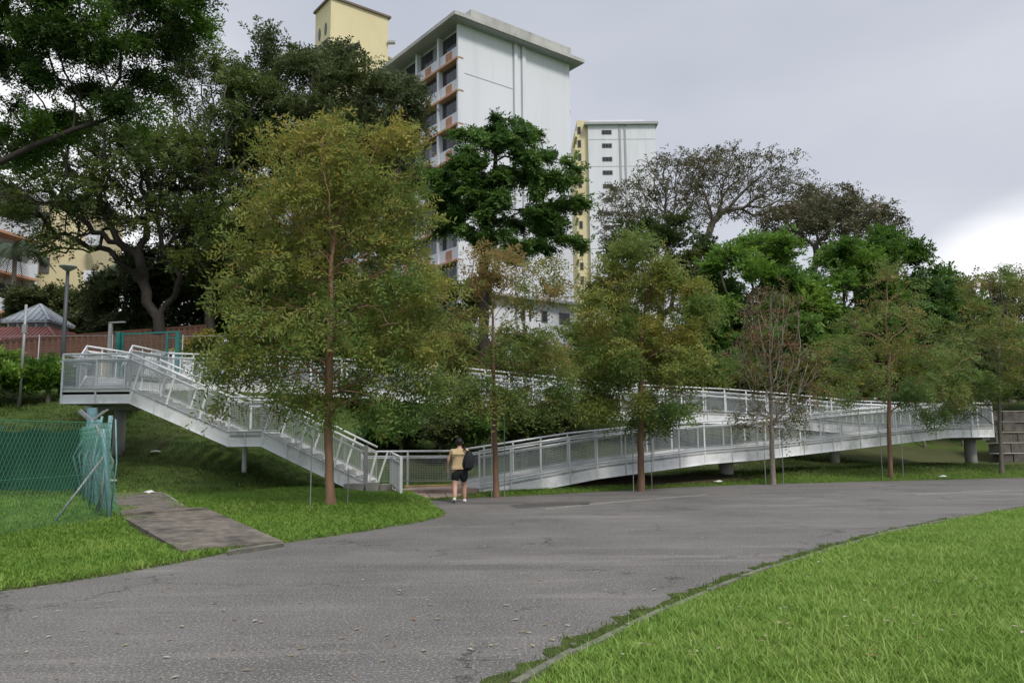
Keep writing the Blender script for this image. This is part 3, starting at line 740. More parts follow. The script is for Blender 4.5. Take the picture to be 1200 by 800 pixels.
for a, b in ((0, 1), (2, 3)): fb(MB(), O, DR, NG, sp_[a], sp_[b], .0, .16, 4, ztop - .06).build('pilaster', BW, apt)
for a, b in ((.06, .14), (.14, .06)):
    pass
mb = MB()
for s_ in (sp_[0], sp_[1], sp_[2], sp_[3]): fb(mb, O, DR, NG, s_ - .10, s_ - .01, 0, .02, 4, ztop - .07)
mb.build('expansion_joint', BG, apt)
zj = ztop - 4.2
for k in range(7):
    mb = MB(); fb(mb, O, DR, NG, .1, sp_[0] - .12, 0, .018, zj, zj + .06); mb.build('wall_joint', BG, apt); zj -= 4.3
# gable windows low down, with a projecting grey ledge
zl_ = at(640, 393, 66).z; fb(MB(), O, DR, NG, -.2, GLn + .5, 0, .7, zl_ + 2.9, zl_ + 3.1).build('ledge', BG, apt)
for pxa, pxb in ((604, 622), (634, 641), (655, 672)):
    a = s_at(O, DR, pxa, 13); b = s_at(O, DR, min(pxb, 667), 13)
    f_ = fb(MB(), O, DR, NG, a, b, 0, .06, zl_ + 1.2, zl_ + 2.2).build('window', FRAME, apt); fb(MB(), O, DR, NG, a + .1, b - .1, .05, .08, zl_ + 1.3, zl_ + 2.1).build('pane', GLASS, f_)
# left facade, floor by floor
bays = [0, s_at(O, DL, 519, ztop - 3), s_at(O, DL, 493.5, ztop - 3)]; bw = bays[2] - bays[1]
bays += [bays[2] + bw * i for i in range(1, 9)]
rb2 = random.Random(3)
for i, s_ in enumerate(bays): fb(MB(), O, DL, NF, s_ - .13 if i else 0.0, s_ + .13 if i else .22, 0, .52, 6, ztop - .06).build('column', BW, apt)
fl = 0; z = ztop - .25
while z - FH > 6:
    zb = z - FH; zled0, zled1 = zb - .02, zb + .20
    fb(MB(), O, DL, NF, -.0, bays[-1], 0, .62, zled0 + .03, zled1 - .02).build('ledge', ORANGE if fl < 5 else PEACH, apt)
    for i in range(len(bays) - 1):
        a, b = bays[i] + (.14 if i else .23), bays[i + 1] - .14
        if fl > 7 and i < 1: pass
        fb(MB(), O, DL, NF, a, b, 0, .36, zb + .21, zb + 1.25).build('spandrel', BW, apt)
        f_ = fb(MB(), O, DL, NF, a, b, 0, .10, zb + 1.26, z - .03).build('window', FRAME, apt)
        npn = 5
        for j in range(npn):
            w0 = a + .06 + (b - a - .12) * j / npn; w1 = a + .06 + (b - a - .12) * (j + 1) / npn - .06
            fb(MB(), O, DL, NF, w0, w1, .09, .115, zb + 1.34, z - .12).build('pane', CURT if rb2.random() < (.45 if fl == 1 and i == 0 else .18) else GLASS, f_)
        vt = MB(); c_ = (a + b) / 2
        for j in range(4): fb(vt, O, DL, NF, c_ - .42, c_ + .42, .36, .42, zb + .36 + j * .2, zb + .50 + j * .2)
        for q_ in (-.42, -.05, .34): fb(vt, O, DL, NF, c_ + q_, c_ + q_ + .08, .361, .41, zb + .35, zb + 1.11)
        vt.build('vent_block', ORANGE, apt)
    z = zb; fl += 1
mb = MB(); 
# cream stair core beyond the gable
s1 = s_at(O, DR, 672.5, ztop - 6)
core = MB(); core.prism([Vector((p.x, p.y, 0)) for p in foot(O, DR, DL, GLn, s1, .6, 9)], 2, ztop - 3.0); core.build('stair_core', CREAM, apt)
MB().prism([Vector((p.x, p.y, 0)) for p in foot(O, DR, DL, GLn - .02, s1 + .1, .5, 9.1)], ztop - 4.4, ztop - 4.1).build('core_band', BG, apt)

# cream block at the top left
c0 = at(388, -2, 88); O2 = Vector((c0.x, c0.y, 0)); zt2 = c0.z
cb = thing('apartment_block', 'cream apartment block showing only its top above the dark trees, upper left', 'apartment block', (O2.x, O2.y, 4))
L2 = s_at(O2, DR, 455, zt2); L3 = s_at(O2, DR, 472, zt2 - 5)
LD = s_at(O2, DL, 370, zt2)
MB().prism([Vector((p.x, p.y, 0)) for p in foot(O2, DR, DL, 0, L2, 0, LD)], 3, zt2).build('wall', CREAM, cb)
MB().prism(foot(O2, DR, DL, -.25, L2 + .3, -.25, LD + .2), zt2 + .001, zt2 + .25).build('roof', mat('brown_roof_edge', (.16, .12, .10), .8), cb)
zw = at(460, 52, 90).z; MB().prism([Vector((p.x, p.y, 0)) for p in foot(O2, DR, DL, L2, L3, .8, LD)], 3, zw).build('side_wing', CREAM, cb)
MB().prism(foot(O2, DR, DL, L2 - .1 + .12, L3 + .15, .65, LD), zw + .001, zw + .2).build('wing_coping', CREAM, cb)
for k in range(9):
    zf = zt2 - 6.2 - k * 2.9
    for a, b in ((LD * .12, LD * .44), (LD * .56, LD * .88)):
        f_ = fb(MB(), O2, DL, NF, a, b, 0, .10, zf, zf + 1.5).build('window', FRAME, cb); fb(MB(), O2, DL, NF, a + .1, b - .1, .09, .12, zf + .1, zf + 1.4).build('pane', GLASS, f_)
    fb(MB(), O2, DL, NF, LD * .05, LD * .95, 0, .7, zf - .35, zf - .1).build('ledge', CREAM, cb)
for zc, sc_ in ((zt2 - 3.3, LD * .3), (zt2 - 3.3, LD * .7)):
    arc = []
    for i in range(20):
        t = 2 * math.pi * i / 20; p = O2 + DL * (sc_ + .3 * math.cos(t)); arc.append((p.x, p.y, zc + .8 * math.sin(t)))
    mb = MB(); n0 = len(arc); mb.add([Vector(q) + NF * .01 for q in arc] + [Vector(q) + NF * .06 for q in arc], [tuple(range(n0, 2 * n0))[::-1]] + [(i, (i + 1) % n0, n0 + (i + 1) % n0, n0 + i) for i in range(n0)]); mb.build('round_opening', GLASS, cb)
p_ = O2 + DR * (L2 * .995) + NG * .05; MB().box((p_.x + .4, p_.y, zt2 - 3.2), (.9, .6, .25)).build('light_bracket', BG, cb)

# far white tower
YT2 = 155; a = at(689, 147, YT2); b = at(768, 149, YT2); zt3 = a.z
ft = thing('apartment_block', 'far white tower with narrow slot windows and a cream side, right of the centre block', 'apartment block', (a.x, YT2, 5))
X0, X1 = a.x, b.x
MB().prism([(X0, YT2), (X1, YT2), (X1, YT2 + 26), (X0, YT2 + 26)], 3, zt3).build('wall', BW, ft)
MB().prism([(X0 - .8, YT2 - .6), (X1 + .5, YT2 - .6), (X1 + .5, YT2 + 27), (X0 - .8, YT2 + 27)], zt3 + .002, zt3 + .5).build('roof', BG, ft)
MB().prism([(X0 + .4, YT2 + .5), (X1 - 2.0, YT2 + .5), (X1 - 2.0, YT2 + 20), (X0 + .4, YT2 + 20)], zt3 + .5, zt3 + 1.3).build('parapet', BW, ft)
def X_(px, Y=YT2): return at(px, 200, Y).x
mb = MB()
for px in (727.5, 733.5):
    MB().box((X_(px), YT2 - .1, (zt3 + 3) / 2), (.35, .2, zt3 - 3.2)).build('pilaster', BG, ft)
for k in range(20):
    zf = zt3 - 1.6 - k * 2.83
    f_ = MB().box((X_(712), YT2 - .05, zf + .1), (2.0, .10, .85)).build('window', FRAME, ft)
    for j in range(3): MB().box((X_(712) - .62 + j * .62, YT2 - .12, zf + .1), (.5, .04, .65)).build('pane', GLASS, f_)
    if k % 2 == 1: MB().box(((X0 + X1) / 2, YT2 - .01, zf + 1.4), (X1 - X0 - .1, .04, .09)).build('wall_joint', BG, ft)
# cream side with stepped balconies
XA, XB = X_(676, 158), X_(688.8, 158); zc_ = at(680, 146, 158).z
MB().prism([(XA, YT2 + 1), (XB - .05, YT2 + 1), (XB - .05, YT2 + 24), (XA, YT2 + 24)], 3, zc_ + 0).build('cream_wall', CREAM, ft)
for k in range(21):
    zf = zc_ - 2.0 - k * 2.83
    f_ = MB().box((XA + .45, YT2 + .95, zf - .1), (.7, .12, 1.5)).build('window', FRAME, ft); MB().box((XA + .45, YT2 + .88, zf - .1), (.5, .03, 1.3)).build('pane', GLASS, f_)
    MB().prism([(XA - .4, YT2 + .8), (XA - .01, YT2 + .8), (XA - .01, YT2 + 7), (XA - .4, YT2 + 7)], zf - 1.5, zf - .35).build('balcony', CREAM, ft)

# left blocks: white balcony block and cream block
D4 = Vector((math.sin(R(12)), math.cos(R(12)), 0)); N4 = Vector((D4.y, -D4.x, 0))
e4 = at(33, 240, 58); zt4 = e4.z; O4 = Vector((e4.x, e4.y, 0))
wb = thing('apartment_block', 'white balcony block with orange edges at the far left edge of the picture', 'apartment block', (O4.x, O4.y, 4))
MB().prism([Vector((p.x, p.y, 0)) for p in foot(O4, -D4, -N4, 0, 24, 0, 12)], 2, zt4).build('wall', BW, wb)
MB().prism(foot(O4, -D4, -N4, -.4, 24.5, -1.8, 12.5), zt4 + .001, zt4 + .35).build('roof', BG, wb)
zf = zt4 - .2; k = 0
while zf > 8:
    zf -= 2.85
    fb(MB(), O4, -D4, N4, 0, 24, 0, 1.25, zf - .02, zf + .16).build('balcony_edge', ORANGE, wb)
    fb(MB(), O4, -D4, N4, .1, 24, 1.05, 1.2, zf + .161, zf + 1.1).build('balcony_wall', BW, wb)
    for j in range(6):
        s0 = .3 + j * 4
        f_ = fb(MB(), O4, -D4, N4, s0, s0 + 3.2, 0, .08, zf + .9, zf + 2.4).build('window', FRAME, wb)
        for q_ in range(3): fb(MB(), O4, -D4, N4, s0 + .1 + q_ * 1.02, s0 + 1.0 + q_ * 1.02, .07, .10, zf + 1.0, zf + 2.3).build('pane', CURT if (j + k + q_) % 4 == 0 else GLASS, f_)
    k += 1
for j in range(7): fb(MB(), O4, -D4, N4, j * 4 - .12 if j else .0, j * 4 + .15, 0, 1.22, 6, zt4 - .02).build('column', BW, wb)
a = at(34, 250, 60.5); b = at(104, 250, 60.5); zt5 = at(70, 236, 60.5).z
cw = thing('apartment_block', 'cream block with one small window behind the rain tree, far left', 'apartment block', (a.x, 60.5, 4))
MB().prism([(a.x, 60.5), (b.x, 60.5), (b.x, 66), (a.x, 66)], 2, zt5).build('wall', CREAM, cw)
MB().prism([(a.x - .3, 60.2), (b.x + .3, 60.2), (b.x + .3, 66.3), (a.x - .3, 66.3)], zt5 + .001, zt5 + .3).build('roof', BG, cw)
for px, ya, yb in ((53, 302, 320), (53, 250, 262), (53, 346, 362)):
    p = at(px, ya, 60.5); q_ = at(px, yb, 60.5)
    f_ = MB().box((p.x, 60.46, (p.z + q_.z) / 2), (.75, .1, p.z - q_.z)).build('window', FRAME, cw); MB().box((p.x, 60.39, (p.z + q_.z) / 2 + .25), (.6, .05, (p.z - q_.z) * .5)).build('pane', GLASS, f_)
a = at(104, 326, 60.2); b = at(117, 326, 60.2)
for k in range(4): MB().box(((a.x + b.x) / 2, 59.9, a.z - 2.85 * (k - 1)), (b.x - a.x, 1.0, .9)).build('balcony_wall', BW, cw)

# pavilion: red hipped roof, glazed lantern, blue-grey pyramid top
RED = mat('red_roof_tiles', (.27, .105, .09), .8, var=.12, scale=2, stain=(.38, .22, .19), stain_amt=.5)
BROWN = mat('brown_roof_tiles', (.085, .045, .030), .85, spec=.1, var=.15, scale=2, stain=(.07, .05, .04), stain_amt=.6)
BLUER = mat('blue_grey_metal_roof', (.28, .31, .34), .5, var=.06)
YP = 42
pv = thing('pavilion', 'small pavilion with red tiled roof and blue-grey pyramid top, left of the lamp', 'pavilion', (at(47, 400, YP + 3).x, YP + 3, 4.5))
ap = at(47, 357, YP + 3); cx, cy = ap.x, ap.y
def hip(cx, cy, hw, hd, z0, tw, td, z1, m, name, par, ribs=0):
    mb = MB(); b_ = [(cx - hw, cy - hd, z0), (cx + hw, cy - hd, z0), (cx + hw, cy + hd, z0), (cx - hw, cy + hd, z0)]; t_ = [(cx - tw, cy - td, z1), (cx + tw, cy - td, z1), (cx + tw, cy + td, z1), (cx - tw, cy + td, z1)]
    mb.add(b_ + t_ + [(x, y, z - .12) for x, y, z in b_], [(0, 1, 5, 4), (1, 2, 6, 5), (2, 3, 7, 6), (3, 0, 4, 7), (4, 5, 6, 7), (8, 9, 1, 0), (9, 10, 2, 1), (10, 11, 3, 2), (11, 8, 0, 3), (11, 10, 9, 8)])
    o = mb.build(name, m, par)
    if ribs:
        rb_ = MB()
        for (B0, B1, T0, T1) in ((b_[0], b_[1], t_[0], t_[1]), (b_[1], b_[2], t_[1], t_[2])):
            L_ = (Vector(B1) - Vector(B0)).length; n_ = int(L_ / ribs); tl = (Vector(T1) - Vector(T0)).length
            for i in range(1, n_):
                s_ = i / n_; x = Vector(B0).lerp(Vector(B1), s_); e = (L_ - tl) / 2; dd = min(s_ * L_, L_ - s_ * L_); f_ = min(1, dd / e) if e > 0 else 1
                # rises straight up the slope until the hip
                mt_ = (Vector(T0) + Vector(T1)) / 2; up_ = mt_ - (Vector(B0) + Vector(B1)) / 2
                rb_.bar(x + Vector((0, 0, .02)), x + up_ * f_ + Vector((0, 0, .02)), ribs * .45, .05, n=4)
        ob = rb_.build('tile_ribs', m, o)
        for q_ in range(4): MB().bar(b_[q_], t_[q_], .14, .12).build('hip_ridge', m, o)
    return o
ze = at(47, 408, YP).z; zr_ = at(47, 384, YP + 2).z
hip(cx, cy, 3.4, 3.4, ze, 1.25, 1.25, zr_, RED, 'lower_roof', pv, .22)
zb_ = at(47, 377.5, YP + 2).z; hw = (at(75, 377, YP + 1.4).x - at(18.5, 377, YP + 1.4).x) / 2
MB().box((cx, cy, (zr_ + zb_) / 2), (2.2, 2.2, zb_ - zr_ + .1)).build('lantern_wall', BW, pv)
for i in range(4): f_ = MB().box((cx - .78 + i * .52, cy - 1.13, (zr_ + zb_) / 2 + .02), (.36, .05, (zb_ - zr_) * .75)).build('window', GLASS, pv)
hip(cx, cy, hw, hw, zb_ + .06, .03, .03, ap.z, BLUER, 'upper_roof', pv, .3)
MB().box((cx, cy, ze - 1.6), (4.6, 4.6, 3.2)).build('wall', BW, pv)
# second little red roof to its left
p2 = at(-2, 398, YP - 4); pk = thing('kiosk', 'low red-roofed kiosk cut off by the left edge below the pavilion', 'kiosk', (p2.x, p2.y, 4))
hip(p2.x, p2.y, 1.1, 1.1, at(0, 413, YP - 4).z, .05, .05, p2.z, RED, 'roof', pk, .22); MB().box((p2.x, p2.y, p2.z - 1.9), (1.6, 1.6, 2.6)).build('wall', CREAM, pk)
# long brown tiled roof of the covered walk
YW = 36
lw = thing('covered_walkway', 'long low covered walkway with a brown tiled roof behind the hilltop fence', 'covered walkway', (at(110, 410, YW).x, YW, 4))
A0, A1 = at(-60, 429, YW - 1.6), at(242, 407.5, YW + .9); B0, B1 = at(-60, 406, YW + .3), at(242, 383, YW + 2.8)
mb = MB(); mb.add([A0, A1, B1, B0] + [p - Vector((0, 0, .14)) for p in (A0, A1)], [(0, 1, 2, 3), (4, 5, 1, 0)]); C0, C1 = B0 + Vector((0, 2, -.8)), B1 + Vector((0, 2, -.8)); mb.add([B0, B1, C1, C0], [(0, 1, 2, 3)])
lr = mb.build('roof', BROWN, lw)
nr2 = int((A1 - A0).length / .24); rb_ = MB()
for i in range(nr2): t = i / nr2; rb_.bar(A0.lerp(A1, t) + Vector((0, 0, .02)), B0.lerp(B1, t) + Vector((0, 0, .02)), .11, .06)
rb_.build('tile_ribs', BROWN, lr)
for j in range(1, 8): MB().bar(A0.lerp(B0, j / 8) + Vector((0, 0, .03)), A1.lerp(B1, j / 8) + Vector((0, 0, .03)), .05, .05).build('tile_course', BROWN, lr)
MB().bar(B0 + Vector((0, 0, .05)), B1 + Vector((0, 0, .05)), .22, .14).build('ridge', BROWN, lr); MB().bar(A0 - Vector((0, .05, .12)), A1 - Vector((0, .05, .12)), .12, .16).build('gutter', BG, lr)
for i in range(9): p = A0.lerp(A1, (i + .5) / 9) + Vector((0, .4, 0)); MB().bar((p.x, p.y, 2.5), (p.x, p.y, p.z), .16).build('post', DARKM, lw)
MB().prism([(A0.x, A0.y + 2.6), (A1.x, A1.y + 2.6), (A1.x, A1.y + 2.75), (A0.x, A0.y + 2.75)], 2.5, min(A0.z, A1.z) - .2).build('back_wall', mat('dim_wall', (.16, .15, .13), .9), lw)

# stone terrace wall at the right
STONE = mat('dark_wall_stone', (.085, .078, .068), .95, var=.35, scale=2.5, bump=.8, stain=(.16, .15, .12), stain_amt=.6)
sw = thing('retaining_wall', 'stepped dark stone retaining wall at the right edge behind the ramp end', 'retaining wall', (at(1190, 520, 39).x, 39, 1))
rs = random.Random(9)
for c_ in range(5):
    a = at(1166, 543 - c_ * 12.5, 38 + c_ * .55); zz = a.z
    x = a.x - c_ * .15
    while x < a.x + 9:
        wd = rs.uniform(.45, .95)
        MB().box((x + wd / 2, 38 + c_ * .55 + (x - a.x) * .25 + rs.uniform(-.03, .03), zz + .22), (wd - .02, .6, .44 + rs.uniform(-.02, .02)), rz=.24).build('stone', STONE, sw); x += wd
    MB().bar((a.x - .2, 37.75 + c_ * .55, zz + .48), (a.x + 9.2, 37.75 + c_ * .55 + 9.4 * .25, zz + .455), .5, .03).build('coping', CONC, sw)

# ------------------------------------------------------------------ trees
BARK_BR = mat('reddish_bark', (.20, .12, .075), .9, var=.25, scale=6, bump=.6, bscale=25, stretch=(1, 1, .3))
BARK_GR = mat('grey_bark', (.14, .125, .10), .9, var=.25, scale=5, bump=.6, bscale=20, stretch=(1, 1, .3))
BARK_DK = mat('dark_bark', (.032, .027, .023), .95, var=.3, scale=4, bump=.5, bscale=20)
BARK_PL = mat('pale_bark', (.25, .215, .18), .9, var=.2, scale=5)
def grow(path, pts, step, rng, wob=.25, up=0.0, inf=1e9, maxit=110, kill=1.5):
    pos = [np.array(p, float) for p in path]; par = [-1] + list(range(len(path) - 1))
    P = np.array(pts, float); pos_a = np.array(pos)
    d = np.linalg.norm(P[:, None] - pos_a[None], axis=2); near = d.argmin(1); dist = d.min(1); alive = np.ones(len(P), bool)
    kids = {}
    for it in range(maxit):
        alive &= dist > step * kill
        act = alive & (dist < inf)
        if not act.any(): break
        new = []; nn = []
        ids = np.unique(near[act])
        for i in ids:
            sel = act & (near == i); v = P[sel] - pos[i]; v = v / np.linalg.norm(v, axis=1)[:, None]; g = v.mean(0)
            g += rng.normal(0, wob, 3); g[2] += up
            pr = par[i]
            if pr >= 0:
                o = pos[i] - pos[pr]; g += .45 * o / (np.linalg.norm(o) + 1e-6)
            g /= np.linalg.norm(g) + 1e-6; q = pos[i] + g * step
            bad = False
            for k in kids.get(i, []):
                if np.linalg.norm(pos[k] - q) < step * .35: bad = True
            if len(kids.get(i, [])) >= 4: bad = True
            if bad:
                # this branch is stuck: give up its nearest point
                js = np.where(sel)[0]; alive[js[dist[js].argmin()]] = False; continue
            new.append(q); nn.append(i)
        if not new: continue
        base = len(pos)
        for k, (q, i) in enumerate(zip(new, nn)): pos.append(q); par.append(i); kids.setdefault(i, []).append(base + k)
        dn = np.linalg.norm(P[:, None] - np.array(new)[None], axis=2); am = dn.argmin(1); mn = dn.min(1); c = mn < dist
        dist[c] = mn[c]; near[c] = am[c] + base
    return np.array(pos), np.array(par)
def radii(pos, par, r_base, r_tip, ex=2.3):
    n = len(pos); a = np.zeros(n); cnt = np.zeros(n, int)
    ch = np.zeros(n, int)
    for i in range(n - 1, 0, -1): ch[par[i]] += 1
    acc = np.zeros(n)
    for i in range(n - 1, -1, -1):
        if ch[i] == 0: acc[i] = 1.0
        cnt[i] += 1
        if par[i] >= 0: acc[par[i]] += acc[i]; cnt[par[i]] += cnt[i]
    ex = max(1.6, math.log(max(acc[0], 2)) / math.log(r_base / r_tip)); r = r_tip * acc ** (1 / ex); r *= r_base / r[0]; r = np.maximum(r, r_tip * .8)
    return r, cnt, ch
def skin(name, pos, par, r, m, sides=5, flare=True):
    n = len(pos); d = np.zeros((n, 3)); main = -np.ones(n, int)
    for i in range(1, n):
        p = par[i]
        if main[p] < 0 or r[i] > r[main[p]]: main[p] = i
    for i in range(n):
        v = np.zeros(3)
        if par[i] >= 0: v += pos[i] - pos[par[i]]
        if main[i] >= 0: v += pos[main[i]] - pos[i]
        d[i] = v / (np.linalg.norm(v) + 1e-9)
    ref = np.tile(np.array([.31, .93, .17]), (n, 1)); a = np.cross(d, ref); a /= np.linalg.norm(a, axis=1)[:, None] + 1e-9; b = np.cross(d, a)
    th = 2 * np.pi * np.arange(sides) / sides
    ring = (a[:, None] * np.cos(th)[None, :, None] + b[:, None] * np.sin(th)[None, :, None])
    V1 = pos[:, None] + ring * r[:, None, None]
    if flare: V1[0] = pos[0] + ring[0] * r[0] * 1.3; V1[1] = pos[1] + ring[1] * r[1] * 1.15
    idx = np.arange(1, n); side = idx[main[par[idx]] != idx]
    V2 = pos[par[side]][:, None] + ring[side] * r[side][:, None, None]
    ms_ = {int(i): k for k, i in enumerate(side)}
    start = np.array([n + ms_[int(i)] if int(i) in ms_ else par[i] for i in idx]) * sides; end = idx * sides
    k = np.arange(sides); k2 = (k + 1) % sides
    F_ = np.stack([start[:, None] + k, start[:, None] + k2, end[:, None] + k2, end[:, None] + k], -1).reshape(-1, 4)
    V = np.concatenate([V1, V2]).reshape(-1, 3)
    return np_mesh(name, V, F_, m, smooth=True)
def sprays(name, cen, dirs, m, rng, tints, n_leaf=9, length=.35, lw=.035, ll=.09, droop=.3, flat=.7, jitter=.25):
    """feathery twigs of small leaves"""
    S = len(cen); dirs = dirs + rng.normal(0, .45, (S, 3)); dirs[:, 2] -= droop; dirs /= np.linalg.norm(dirs, axis=1)[:, None]
    nrm = rng.normal(0, 1, (S, 3)) * (1 - flat); nrm[:, 2] += flat; nrm -= dirs * (nrm * dirs).sum(1)[:, None]; nrm /= np.linalg.norm(nrm, axis=1)[:, None] + 1e-9
    sd_ = np.cross(dirs, nrm)
    t = (np.arange(n_leaf) + .5) / n_leaf; sg = np.where(np.arange(n_leaf) % 2 == 0, 1.0, -1.0)
    Ls = length * rng.uniform(.6, 1.25, S)
    c = cen[:, None] + dirs[:, None] * (t[None, :, None] * Ls[:, None, None]); c[:, :, 2] -= (t ** 2)[None] * Ls[:, None] * .25
    ax = sd_[:, None] * sg[None, :, None] * .85 + dirs[:, None] * .55 + rng.normal(0, jitter, (S, n_leaf, 3)); ax /= np.linalg.norm(ax, axis=2)[:, :, None]
    nn = nrm[:, None] + rng.normal(0, jitter * 1.3, (S, n_leaf, 3)); nn -= ax * (nn * ax).sum(2)[:, :, None]; nn /= np.linalg.norm(nn, axis=2)[:, :, None] + 1e-9
    w_ = np.cross(ax, nn); sc = rng.uniform(.65, 1.3, (S, n_leaf, 1))
    v0 = c; v1 = c + ax * ll * .5 * sc + w_ * lw * .5 * sc + nn * ll * .06; v2 = c + ax * ll * sc - nn * ll * .05; v3 = c + ax * ll * .5 * sc - w_ * lw * .5 * sc + nn * ll * .06
    V = np.stack([v0, v1, v2, v3], 2).reshape(-1, 3); M_ = S * n_leaf; F_ = np.arange(M_ * 4).reshape(-1, 4)
    tn = np.clip(np.repeat(tints[:, None], n_leaf, 1) + rng.normal(0, .09, (S, n_leaf)), 0, 1).reshape(-1)
    return np_mesh(name, V, F_, m, np.repeat(tn, 4))
TREES = 0
def tree(name, label, group, base, blobs, leaf, lm, bark, r_base=.12, r_tip=.012, step=.35, trunk_to=None, npts=500, nspray=3500, wob=.25, up=0.0, seed=1, grad=(0, 0), clump=.0, mid_path=None, thin=3, shell=.35, cat='tree', tint0=(.0, 1.0), spread=.2, sides=5, leader=None, kill=1.5, foliage='crown'):
    """base: world point; blobs: (centre, radii, weight); trunk_to: point where the branches start"""
    global TREES; TREES += 1
    rng = np.random.default_rng(seed)
    base = np.array(base, float); W = np.array([b[2] for b in blobs], float); W /= W.sum(); pts = []
    for b, k in zip(blobs, rng.multinomial(npts, W)):
        v = rng.normal(0, 1, (k, 3)); v /= np.linalg.norm(v, axis=1)[:, None]; rr = rng.uniform(shell, 1, (k, 1)) ** .6
        pts.append(np.array(b[0]) + v * rr * np.array(b[1]))
    pts = np.concatenate(pts)
    tt = np.array(trunk_to, float); path = [base - np.array([0, 0, .25]), base + np.array([0, 0, .05])]
    way = [base + np.array([0, 0, .05])] + [np.array(p, float) for p in (mid_path or [])] + [tt] + ([np.array(p, float) for p in leader] if leader else [])
    for a, b in zip(way, way[1:]):
        k = max(1, int(np.linalg.norm(b - a) / step))
        for i in range(1, k + 1): path.append(a + (b - a) * i / k + rng.normal(0, .035 * step, 3) * (1, 1, 0))
    nb = int(np.linalg.norm(tt - base) / step * .8) if leader is None else 0
    # branches may start only above trunk_to: far lower nodes are ignored by giving the points to the top ones
    keep = [i for i, p in enumerate(path)]
    zmin = tt[2] - .05 if mid_path is None else -1e9
    lower = [p for p in path if p[2] < zmin]; upper = [p for p in path if p[2] >= zmin] if mid_path is None else path
    if mid_path is not None:
        cut = max(1, int(len(path) * .35)); lower = path[:cut]; upper = path[cut:]
    if not upper: upper = [path[-1]]; lower = path[:-1]
    pos, par = grow(upper, pts, step, rng, wob, up, kill=kill)
    nl = len(lower)
    if nl: pos = np.concatenate([np.array(lower), pos]); par = np.concatenate([np.arange(-1, nl - 1), np.where(par < 0, nl - 1, par + nl)])
    r, cnt, ch = radii(pos, par, r_base, r_tip)
    if nl: r[:nl] *= np.linspace(1.2, 1.0, nl)
    root = thing(name, label, cat, tuple(base), group)
    link('trunk', skin('trunk', pos, par, r, bark, sides), root)
    cand = np.where((cnt <= thin) & (np.arange(len(pos)) > len(lower) + 2))[0]
    if nspray and len(cand):
        # leaves gather in clumps: some twigs carry many, some few
        wgt = rng.gamma(clump, 1, len(cand)) if clump else np.ones(len(cand)); wgt /= wgt.sum()
        ii = rng.choice(cand, nspray, p=wgt); dr_ = pos[ii] - pos[par[ii]]; dr_ /= np.linalg.norm(dr_, axis=1)[:, None] + 1e-9
        c = pos[ii] - dr_ * step * rng.uniform(0, 1, (nspray, 1)) + rng.normal(0, spread, (nspray, 3)) * (1, 1, .55)
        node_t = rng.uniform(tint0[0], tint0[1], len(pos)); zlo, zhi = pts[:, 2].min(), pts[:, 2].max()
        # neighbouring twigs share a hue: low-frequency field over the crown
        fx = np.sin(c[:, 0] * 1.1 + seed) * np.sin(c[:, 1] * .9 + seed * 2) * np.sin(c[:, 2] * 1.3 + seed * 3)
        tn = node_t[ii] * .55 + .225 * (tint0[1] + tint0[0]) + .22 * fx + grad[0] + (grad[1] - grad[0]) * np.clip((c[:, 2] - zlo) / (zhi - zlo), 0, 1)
        link(foliage, sprays(foliage, c, dr_, lm, rng, np.clip(tn, 0, 1), **leaf), root)
    return root
def pb(px, py, rx, ry, Y, w=1.0, dy=0.0, rd=None):
    """an ellipsoid of crown: centre and radii measured in the photograph at distance Y"""
    c = at(px, py, Y + dy); s_ = (Y + dy) / F
    return (tuple(c), (rx * s_, (rd if rd is not None else rx * s_ * .85), ry * s_), w * rx * ry)
def P3(px, py, Y): return tuple(at(px, py, Y))
def ground_at(px, Y): p = at(px, 540, Y); return (p.x, Y, h(p.x, Y))

OLIVE = leafmat('olive_gold_leaves', [(.060, .125, .034), (.125, .195, .044), (.225, .250, .058), (.36, .30, .070)], .4)
OLIVE2 = leafmat('olive_green_leaves', [(.060, .125, .038), (.115, .185, .048), (.190, .225, .058), (.29, .20, .075)], .4)
RUST = leafmat('sparse_rust_leaves', [(.05, .07, .02), (.10, .10, .03), (.15, .10, .045), (.20, .09, .05)], .3)
DEEP = leafmat('deep_green_leaves', [(.028, .066, .020), (.055, .120, .028), (.095, .185, .038), (.15, .25, .050)], .32, .5)
DARK = leafmat('dark_dull_leaves', [(.036, .052, .022), (.056, .078, .028), (.082, .108, .036), (.115, .135, .046)], .3)
RAIN = leafmat('rain_tree_leaves', [(.034, .056, .018), (.060, .094, .024), (.096, .138, .032), (.145, .18, .042)], .32)
FRESH = leafmat('fresh_green_leaves', [(.036, .088, .016), (.068, .150, .022), (.118, .225, .032), (.19, .31, .044)], .4)
BROWNL = leafmat('brown_green_leaves', [(.055, .068, .030), (.085, .090, .042), (.115, .105, .055), (.15, .125, .07)], .2)
YELG = leafmat('yellow_green_leaves', [(.040, .075, .014), (.085, .125, .020), (.16, .18, .028), (.26, .21, .035)], .35)
FE = dict(n_leaf=10, length=.52, lw=.040, ll=.13, droop=.42, flat=.5)

